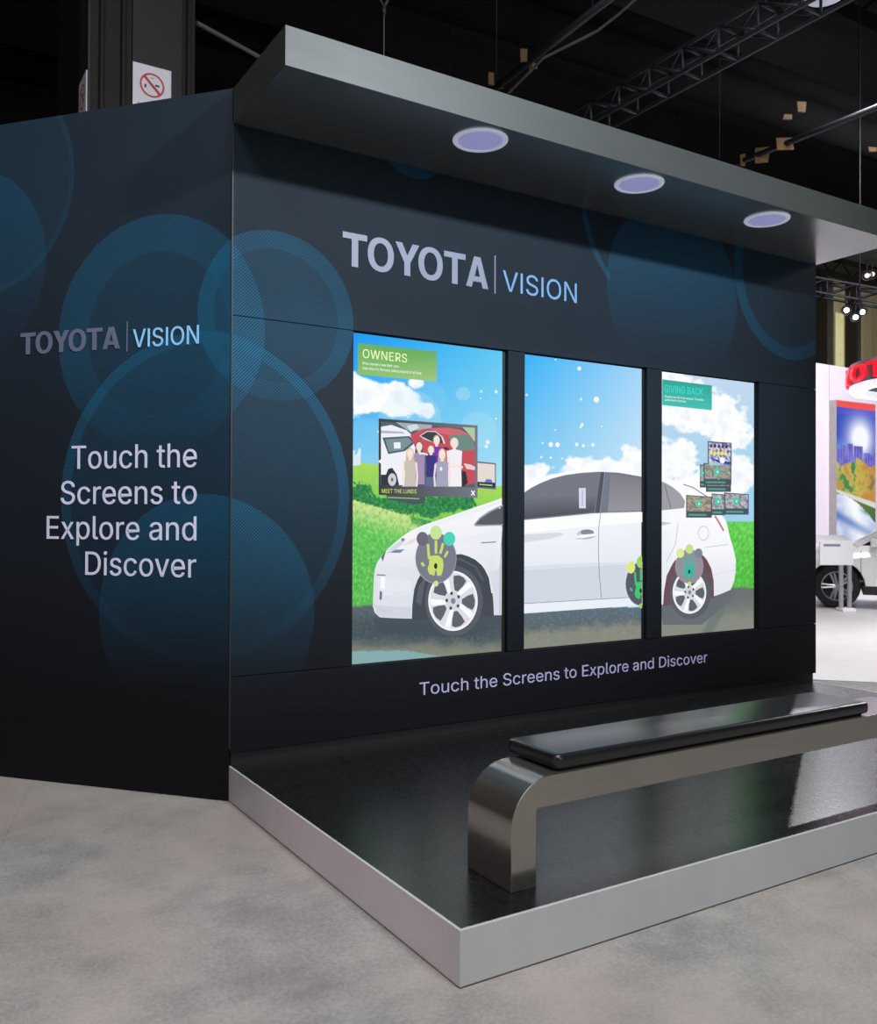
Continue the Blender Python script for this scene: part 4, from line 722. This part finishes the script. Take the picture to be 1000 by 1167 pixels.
m.build('side_glass', M_GLASS, car, local=True)
MB().add([(1.04, -.72, 1.15), (1.04, .72, 1.15), (.16, .62, 1.65), (.16, -.62, 1.65)], [(0, 1, 2, 3)]).build('windscreen', M_GLASS, car, local=True)
MB().prism([(rx-AR+.01, .5), (rx+AR-.01, .5), (rx+AR-.01, .92), (rx-AR+.01, .92)], lambda a, b, t: (a, t, b), -.57, .57).prism([(fx-AR+.01, .5), (fx+AR-.01, .5), (fx+AR-.01, .92), (fx-AR+.01, .92)], lambda a, b, t: (a, t, b), -.57, .57).box((-1.0, -W2-.005, .26), (.9, W2+.005, .42)).build('cladding', M_PL, car, local=True, bevel=.01)
for x in (fx, rx):
    for s_ in (-1, 1):
        y0 = s_*(W2-.25); y1 = s_*(W2-.015)
        Mw = Matrix.Translation((x, y1, WR)) @ Matrix.Rotation(-s_*math.pi/2, 4, 'X')
        wh = MB().lathe([(.27, -.02), (.29, -.01), (.37, -.01), (.395, -.03), (.40, -.07), (.40, -.19), (.385, -.22), (.27, -.23), (.27, -.02)], Mw, 40).build('wheel', M_TYRE, car, local=True)
        rm = MB().lathe([(.27, -.025), (.262, -.02), (.25, -.03), (.25, -.16), (.27, -.18)], Mw, 40)
        for k in range(5):
            for dd in (-.13, .13):
                a = 2*math.pi*k/5; p = Mw @ Vector((.03*math.cos(a+dd*4), .03*math.sin(a+dd*4), -.03)); q = Mw @ Vector((.26*math.cos(a+dd), .26*math.sin(a+dd), -.035))
                rm.tube(p, q, .026, 6, .02)
        rm.tube(Mw @ Vector((0, 0, -.06)), Mw @ Vector((0, 0, -.01)), .055, 16)
        rm.build('rim', M_RIM, wh, local=True)
        MB().tube(Mw @ Vector((0, 0, -.14)), Mw @ Vector((0, 0, -.12)), .25, 24).build('brake_cover', M_PL, wh, local=True)
for s_ in (-1, 1):
    mr = MB(); y = s_*(W2+.06); mr.box((.62, y-.11, 1.13), (.78, y+.11, 1.29)); mr.build('mirror', M_PAINT, car, local=True, bevel=.04)
    MB().bar((.7, s_*.82, 1.14), (.7, y, 1.16), .06, .03).box((.615, y-.09, 1.15), (.6195, y+.09, 1.27)).build('mirror_glass', M_PL, car, local=True)
    MB().box((-.36, s_*(W2+.001)-.012, .93), (-.18, s_*(W2+.001)+.012, .96)).build('door_handle', M_RIM, car, local=True)
    MB().add([(2.16, s_*.5, .84), (2.16, s_*.84, .86), (1.78, s_*.90, .96), (1.9, s_*.6, .99)], [(0, 1, 2, 3)]).build('headlamp', mat('clear lamp glass', (210, 215, 220), .1, .2), car, local=True)
for x_, z0_, z1_ in ((.93, .45, 1.12), (-.28, .45, 1.13), (-1.1, .85, 1.14)):
    for s_ in (-1, 1): MB().box((x_-.004, min(s_*(W2-.01), s_*(W2+.002)), z0_), (x_+.004, max(s_*(W2-.01), s_*(W2+.002)), z1_-.06)).build('door_gap', M_PL, car, local=True)
# information stand
ps = onZ(965.5, 696.5, 0); k_ = (ps-CAM).dot(FW)
st = tag(empty('information_stand', (ps.x, ps.y, 0), math.atan2(RT.y, RT.x)), 'white information stand on two posts before the front wheel of the white car', 'stand')
u = k_/FPX; ztop = at(960, 616, k_).z; zlow = at(960, 644, k_).z
M_SW = mat('white gloss stand', (235, 235, 238), .3, var=.01)
MB().box((-31*u, -.02, zlow), (7*u, .02, zlow+.40)).prism([(-.02, zlow+.40), (.02, zlow+.40), (.30, ztop+.06), (.28, ztop+.09), (-.02, zlow+.43)], lambda a, b, t: (t, a, b), -35*u, 5*u).build('sign_panel', M_SW, st, local=True, bevel=.004)
MB().box((-27*u, -.0235, zlow+.33), (-8*u, -.0201, zlow+.37)).build('caption_strip', mat('blue grey caption', (120, 128, 150), .5), st, local=True)
for x_ in (-6.5, 3.0): MB().box((x_*u-.03, -.03, .05), (x_*u+.03, .03, zlow)).build('post', mat('silver post', (170, 168, 175), .35, .5), st, local=True, bevel=.004)
MB().box((-8.5*u, -.14, 0), (6.8*u, .14, .06)).build('base', M_SW, st, local=True, bevel=.01)

# ------------------------------------------------ overhead
M_STEEL = mat('dull dark steel', (50, 50, 60), .5, .3, .2, 2); M_DUCT = mat('dusty black duct', (8, 8, 9), .9, 0, .3, 1.5, spec=.08); M_PIPE = mat('dark rigging pipe', (34, 34, 42), .5, .3)
def truss(name, label, p, q, w, h, n, r=.028, group=None):
    p, q = Vector(p), Vector(q); d = (q-p).normalized(); s_ = d.cross(Vector((0, 0, 1))).normalized()*w; u_ = Vector((0, 0, h))
    o = tag(empty(name, p), label, 'truss', group)
    m = MB()
    for off in (Vector(), s_, u_, s_+u_): m.tube(p+off, q+off, r, 6)
    m.build('chord', M_STEEL, o); m = MB(); L = (q-p).length/n
    for i in range(n+1):
        a = p+d*L*i
        m.tube(a, a+s_, r*.7, 6).tube(a+u_, a+u_+s_, r*.7, 6).tube(a, a+u_, r*.6, 6).tube(a+s_, a+s_+u_, r*.6, 6)
        if i < n: b = a+d*L; m.tube(a, b+u_, r*.6, 6).tube(a+s_, b+s_+u_, r*.6, 6).tube(a+u_, b+u_+s_, r*.5, 6)
    m.build('bracing', M_STEEL, o)
    for k in (1, n-1): MB().tube(p+d*L*k+u_+s_/2, Vector((*(p+d*L*k+s_/2).xy, HZ-.01)), .01, 5).build('hanging_cable', M_PIPE, o)
    return o
truss('lighting_truss', 'box lighting truss crossing above the middle of the canopy', (6.52, -5.5, 7.0), (6.52, 8.8, 7.0), .33, .30, 26)
t0, t1 = at(925, 337, 24), at(1010, 352, 24)
truss('lighting_truss', 'far lighting truss above the white display wall at right', t0-(t1-t0)*2.2, t1+(t1-t0)*3, .4, .38, 16, .035)
def beam(px, py, qx, qy, d1, d2, w, h, label, m=M_DUCT, cat='beam', name='ceiling_beam', grp='dusty beams under the hall roof'):
    p, q = at(px, py, d1), at(qx, qy, d2); return tag(MB().bar(p, q, w, h).build(name, m), label, cat, grp)
def duct(z, p, q, r, label, ext=(3.5, 3.5)):
    a, b = onZ(*p, z), onZ(*q, z); d = b-a; return tag(MB().tube(a-d*ext[0], b+d*ext[1], r, 16).build('ceiling_duct', M_DUCT), label, 'duct')
duct(9.5, (520, 2), (700, 62), .32, 'thick dark duct running over the canopy from left to right')
duct(10.2, (760, 45), (980, 125), .22, 'thinner dark duct above right of the lighting truss')
def rod(z, p, q, r, name, label, cat, m=M_PIPE, ext=.0):
    a, b = onZ(*p, z), onZ(*q, z); d = b-a; o = tag(empty(name, a-d*ext), label, cat); MB().tube(a-d*ext, b+d*ext, r, 8).build('tube', m, o)
    for k in (.15, .95): q = a-d*ext+(b-a+2*d*ext)*k; MB().tube(q, (q.x, q.y, HZ-.01), .006, 5).build('hanging_cable', m, o)
    return o
pa, pb = onZ(722, -8, 7.6), onZ(556, 112, 7.6)
rod(7.6, (700, -6), (560, 104), .05, 'rigging_pipe', 'rigging pipe with tan cloth wraps left of the truss', 'pipe')
rod(7.2, (1010, 118), (850, 182), .045, 'rigging_pipe', 'rigging pipe with tan cloth wraps above the canopy right end', 'pipe', ext=.3)
# slack cable
L = []
for x, y in ((726, -2), (706, 16), (680, 36), (652, 50), (620, 66), (596, 90), (580, 106)): L.append(onZ(x, y, 7.0))
m = MB()
for a, b in zip(L, L[1:]): m.tube(a, b, .016, 6)
tag(m.build('cable', mat('grey cable', (92, 92, 98), .6)), 'slack grey cable hanging left of the lighting truss', 'cable')
m = MB(); a, b = onZ(224, 26, 7.5), onZ(294, 64, 7.5); m.tube(a+(a-b)*.0, b+(b-a)*1.2, .03, 6)
tag(m.build('rigging_pipe', mat('grey pipe', (84, 84, 92), .6)), 'thin grey pipe above the left corner of the canopy', 'pipe')
M_TAN = mat('tan cloth wrap', (112, 86, 52), .8, 0, .2)
k = 0
for x, y, w, h, z, l in ((597, 62, 9, 17, 7.6, 'highest tan cloth wrap on the left rigging pipe'), (560, 89, 8, 16, 7.6, 'lowest tan cloth wrap on the left rigging pipe'), (608, 75, 9, 7, 7.6, 'small orange tan wrap under the left rigging pipe'), (572, 98, 6, 5, 7.6, 'tiny tan wrap just over the canopy edge'),
                      (895, 163, 21, 16, 7.2, 'largest tan cloth wrap right of the truss'), (869, 176, 17, 18, 7.2, 'tan cloth wrap beside the largest one, nearer the canopy'), (914, 121, 10, 13, 7.2, 'high square tan wrap right of the truss'), (898, 133, 10, 6, 7.2, 'narrow tan wrap below the high square one'), (847, 182, 6, 13, 7.2, 'dull narrow tan wrap touching the canopy edge'), (995, 170, 10, 5, 7.2, 'flat tan wrap at the right edge of the photo')):
    p = onZ(x, y, z); dd = (p-CAM).dot(FW)/FPX; e_ = Vector((.85, -.53, 0))
    a = w*dd/2; hh = h*dd/2
    j_ = lambda: random.uniform(.72, 1.1); pts = [p-e_*a*j_()+Z*hh*j_(), p+e_*a*j_()+Z*hh*j_(), p+e_*a*j_()-Z*hh*j_(), p-e_*a*j_()-Z*hh*j_()]; off = Vector((.53, .85, 0))*.03
    k += 1; mb = MB().add(pts+[q+off for q in pts], [(0, 1, 2, 3), (7, 6, 5, 4), (0, 4, 5, 1), (1, 5, 6, 2), (2, 6, 7, 3), (3, 7, 4, 0)])
    tag(mb.build('cloth_wrap', M_TAN), l, 'cloth wrap', 'tan cloth wraps on the rigging')
# many thin joists under the roof
for i, y in enumerate((-2, 2, 6, 10, 14, 18)):
    m = MB(); m.box((HX0+.01, y-.12, HZ-.75), (HX1-.01, y+.12, HZ-.62)).box((HX0+.01, y-.12, HZ-.13), (HX1-.01, y+.12, HZ-.01))
    for j in range(40): x = HX0+1+j*1.5; m.bar((x, y, HZ-.68), (x+.75, y, HZ-.08), .05); m.bar((x+.75, y, HZ-.08), (x+1.5, y, HZ-.68), .05)
    o = m.build('ceiling', M_DUCT); o['kind'] = 'structure'
# track spotlights
sl = None
M_LENS = mat('bright lamp lens', (255, 255, 255), .3, emit=(255, 250, 235), estr=6)
for x, y, l, az in ((965, 353.5, 'leftmost lit spotlight on the far truss', .3), (975.6, 361.5, 'lowest of the lit spotlights on the far truss', -.5), (983, 355.5, 'rightmost lit spotlight on the far truss', .9), (988.5, 314, 'spotlight high at the right, left of its pair', .1), (994.5, 312.5, 'spotlight high at the right edge of the pair', -.2)):
    p = at(x, y, 23.6); lens = (y > 320)
    o = tag(empty('spotlight', p), l, 'spotlight', 'spotlights over the far display')
    dv = (CAM+Vector((4+az*8, 0, -.5))-p).normalized(); M3 = Matrix.Translation(p) @ dv.to_track_quat('Z', 'Y').to_matrix().to_4x4()
    MB().lathe([(.001, -.34), (.07, -.32), (.10, -.2), (.105, 0), (.13, .03), (.13, .06), (.105, .05)], M3, 20).build('lamp_head', M_PL, o)
    MB().lathe([(.001, .045), (.06, .043), (.065, .03)], M3, 20).build('lens', M_LENS if lens else mat('dim lamp lens', (200, 190, 180), .3, emit=(190, 176, 165), estr=.8), o)
    MB().tube(p+Vector((0, 0, .1)), p+Vector((0, 0, .42)), .02, 6).build('hanging_bracket', M_PL, o)
# round hall lamp at the top right of the truss
p = at(941, -6, 13.5)
o = tag(empty('hall_lamp', p), 'pale round hall lamp at the top edge right of the truss', 'ceiling lamp')
MB().lathe([(.001, .1), (.22, .1), (.30, 0), (.28, -.03), (.001, -.05)], Matrix.Translation(p), 24).build('lamp_shade', mat('frosted lamp shade', (200, 205, 215), .4, emit=(120, 130, 155), estr=.5), o)
MB().tube(p+Vector((0, 0, .1)), (p.x, p.y, HZ-.01), .02, 6).build('hanging_rod', M_PIPE, o)
# small rigging hooks on cables above the canopy
p = at(438, 8, 9); o = tag(empty('cable_hook', p), 'steel hook on a thin cable above the canopy left part', 'hook')
MB().tube(p, (p.x, p.y, 3.99+.02), .006, 5).build('cable', mat('grey cable', (92, 92, 98), .6), o)
MB().tube(p, p+Vector((.06, .0, .12)), .014, 6).tube(p, p+Vector((-.07, .02, .12)), .014, 6).tube(p-Z*.08, p, .018, 6).build('hook', M_STEEL, o)

# ------------------------------------------------ column behind the angled wall with prohibition signs
cY = 5.6; cx0 = onY(102.5, 80, cY).x; cx1 = onY(222, 80, cY).x
yb = onX(94, 60, cx0).y
M_CO = mat('dark column cladding', (13, 13, 16), .7, 0, .1, 1.2); M_CO2 = mat('grey column edge', (40, 39, 46), .6)
co = tag(empty('column', (cx0, cY, 0)), 'dark square hall column rising behind the angled side wall', 'column')
xf0, xf1 = onY(150, 80, cY).x, onY(206, 80, cY).x
MB().box((cx0, cY, 0), (cx1, cY+2.2, HZ)).build('shaft', M_CO, co)
MB().box((cx0-.02, cY+.0, 0), (cx0-.001, max(yb, cY+.5), HZ)).build('edge_strip', M_CO2, co)
MB().box((xf0, cY-.05, 0), (xf1, cY-.001, HZ)).build('cover_plate', mat('cover plate', (20, 20, 23), .6), co)
for f_ in (.10, .30, .93): x = cx0+(cx1-cx0)*f_; MB().tube((x, cY-.04, 0), (x, cY-.04, HZ), .03, 8).build('conduit', M_CO2 if f_ == .24 else M_CO, co)
M_SGN = mat('white sign board', (225, 226, 240), .5, emit=(120, 122, 140), estr=.0, var=.02)
M_SR = mat('red sign print', (196, 40, 44), .5); M_SB = mat('black sign print', (30, 30, 36), .5)
def nosign(o3, rt, nr, w, h, label):
    o = tag(empty('warning_sign', o3), label, 'sign', 'prohibition signs on the column')
    o3 = Vector(o3); P = lambda a, b, t=0: o3+rt*a+Z*b+nr*t
    MB().add([P(0, 0), P(w, 0), P(w, h), P(0, h), P(0, 0, .012), P(w, 0, .012), P(w, h, .012), P(0, h, .012)], [(0, 1, 2, 3), (4, 5, 6, 7), (0, 1, 5, 4), (1, 2, 6, 5), (2, 3, 7, 6), (3, 0, 4, 7)]).build('board', M_SGN, o)
    cx, cy, r = w*.5, h*.60, w*.32
    m = MB(); n = 40; vs = [P(cx+q*math.cos(2*math.pi*i/n), cy+q*math.sin(2*math.pi*i/n), .015) for q in (r, r*.86) for i in range(n)]
    m.add(vs, [(i, (i+1) % n, (i+1) % n+n, i+n) for i in range(n)])
    a = r*.9*.7071; e = r*.075; m.add([P(cx-a-e, cy+a-e, .0155), P(cx+a-e, cy-a-e, .0155), P(cx+a+e, cy-a+e, .0155), P(cx-a+e, cy+a+e, .0155)], [(0, 1, 2, 3)])
    m.build('prohibition_ring', M_SR, o)
    for (x, y, s1_, s2_) in ((cx-r*.55, cy-r*.15, .05, .09), (cx+r*.42, cy+r*.05, .11, .05), (cx, cy+r*.6, .10, .015)): MB().add([P(x-s1_*w/2, y-s2_*w/2, .014), P(x+s1_*w/2, y-s2_*w/2, .014), P(x+s1_*w/2, y+s2_*w/2, .014), P(x-s1_*w/2, y+s2_*w/2, .014)], [(0, 1, 2, 3)]).build('pictogram', M_SB, o)
    text('NO SMOKING', 'lettering', M_SB, o, P(w*.14, h*.12, .013), rt, Z, w*.72, h*.07, depth=.001)
a = onY(151, 121, cY-.055); b = onY(195, 82, cY-.055); tl = onY(151, 70, cY-.055)
nosign((a.x, cY-.052, tl.z-(b.x-a.x)*1.28), Vector((1, 0, 0)), Vector((0, -1, 0)), b.x-a.x, (b.x-a.x)*1.28, 'white no smoking sign with red ring, facing the camera on the column')
sw = b.x-a.x; zs = onY(102, 80, cY+.02).z
nosign((cx0-.0215, cY+.03+sw, zs-sw*1.28), Vector((0, -1, 0)), Vector((-1, 0, 0)), sw, sw*1.28, 'white prohibition sign seen almost edge on at the column left side')

# ================================================================== LIGHT
def area(name, loc, to, size, power, col=(1, 1, 1), shape='SQUARE', sy=None, spread=None):
    l = bpy.data.lights.new(name, 'AREA'); l.energy = power; l.color = col; l.shape = shape; l.size = size
    if sy: l.shape = 'RECTANGLE'; l.size_y = sy
    if spread: l.spread = spread
    o = bpy.data.objects.new(name, l); COL.objects.link(o); o.location = loc
    o.rotation_euler = (Vector(to)-Vector(loc)).to_track_quat('-Z', 'Y').to_euler(); return o
def spot(name, loc, to, power, cone, blend=.4, col=(1, 1, 1), r=.15):
    l = bpy.data.lights.new(name, 'SPOT'); l.energy = power; l.color = col; l.spot_size = R(cone); l.spot_blend = blend; l.shadow_soft_size = r
    o = bpy.data.objects.new(name, l); COL.objects.link(o); o.location = loc
    o.rotation_euler = (Vector(to)-Vector(loc)).to_track_quat('-Z', 'Y').to_euler(); return o
spot('hall_key_light', (4.2, -12, 7.9), (2.0, 0, 3.3), 7200, 32, 1.0, (.88, .95, 1), .35)
area('hall_lamp_front', (.5, -5.2, 10.5), (.5, -4.6, 0), 2.5, 860, (1, .985, .97))
spot('platform_light', (-3.2, -10.5, 6.8), (.4, -2.9, -.2), 720, 24, 1.0, (1, .98, .98), .2)
area('aisle_lamp_pink', (-10.5, -2.6, 4.0), (0, -2, .2), 1.6, 90, (1, .62, .68), sy=.3)
spot('edging_tint_spot', (-9.5, -4.5, 3.4), (0, -1.5, 0), 900, 13, 1.0, (1, .62, .70), .1)  # added spot, narrowed to tint only the platform's left edging pink
spot('warm_spot', (-8, -3.5, 8.0), (0, -.5, 3.9), 330, 9, 1.0, (1, .80, .58), .1)
spot('display_spot', (17.3, 8.1, 8.6), (3.6, -1.6, 0), 800, 22, .8, (.93, .98, 1), .05)
area('hall_lamp_left', (-4.5, -4.8, 11), (-3.5, -3.6, 0), 2.5, 520, (1, .97, .97))
area('front_fill', (1.5, -12.5, 4.2), (2, 0, 2.6), 5, 210, (.95, .97, 1))
area('display_lamp', (15, 2.5, 8), (17.5, 9, 1.5), 3, 520, (.98, .97, 1))
area('display_lamp', (16.5, 0, 8.5), (14.3, 5.2, .6), 3, 1150, (.98, .97, 1))
area('display_lamp', (10, 1.5, 8), (10, 3.0, 0), 2, 260, (.98, .97, 1), spread=R(110))
area('upper_wall_lamp', (33, 14.5, 9.0), (34, 20, 9.6), 4, 330, (1, .95, .8))
w = bpy.data.worlds.new('dim hall'); S.world = w; w.use_nodes = True; w.node_tree.nodes['Background'].inputs[0].default_value = (.5, .52, .6, 1); w.node_tree.nodes['Background'].inputs[1].default_value = .02
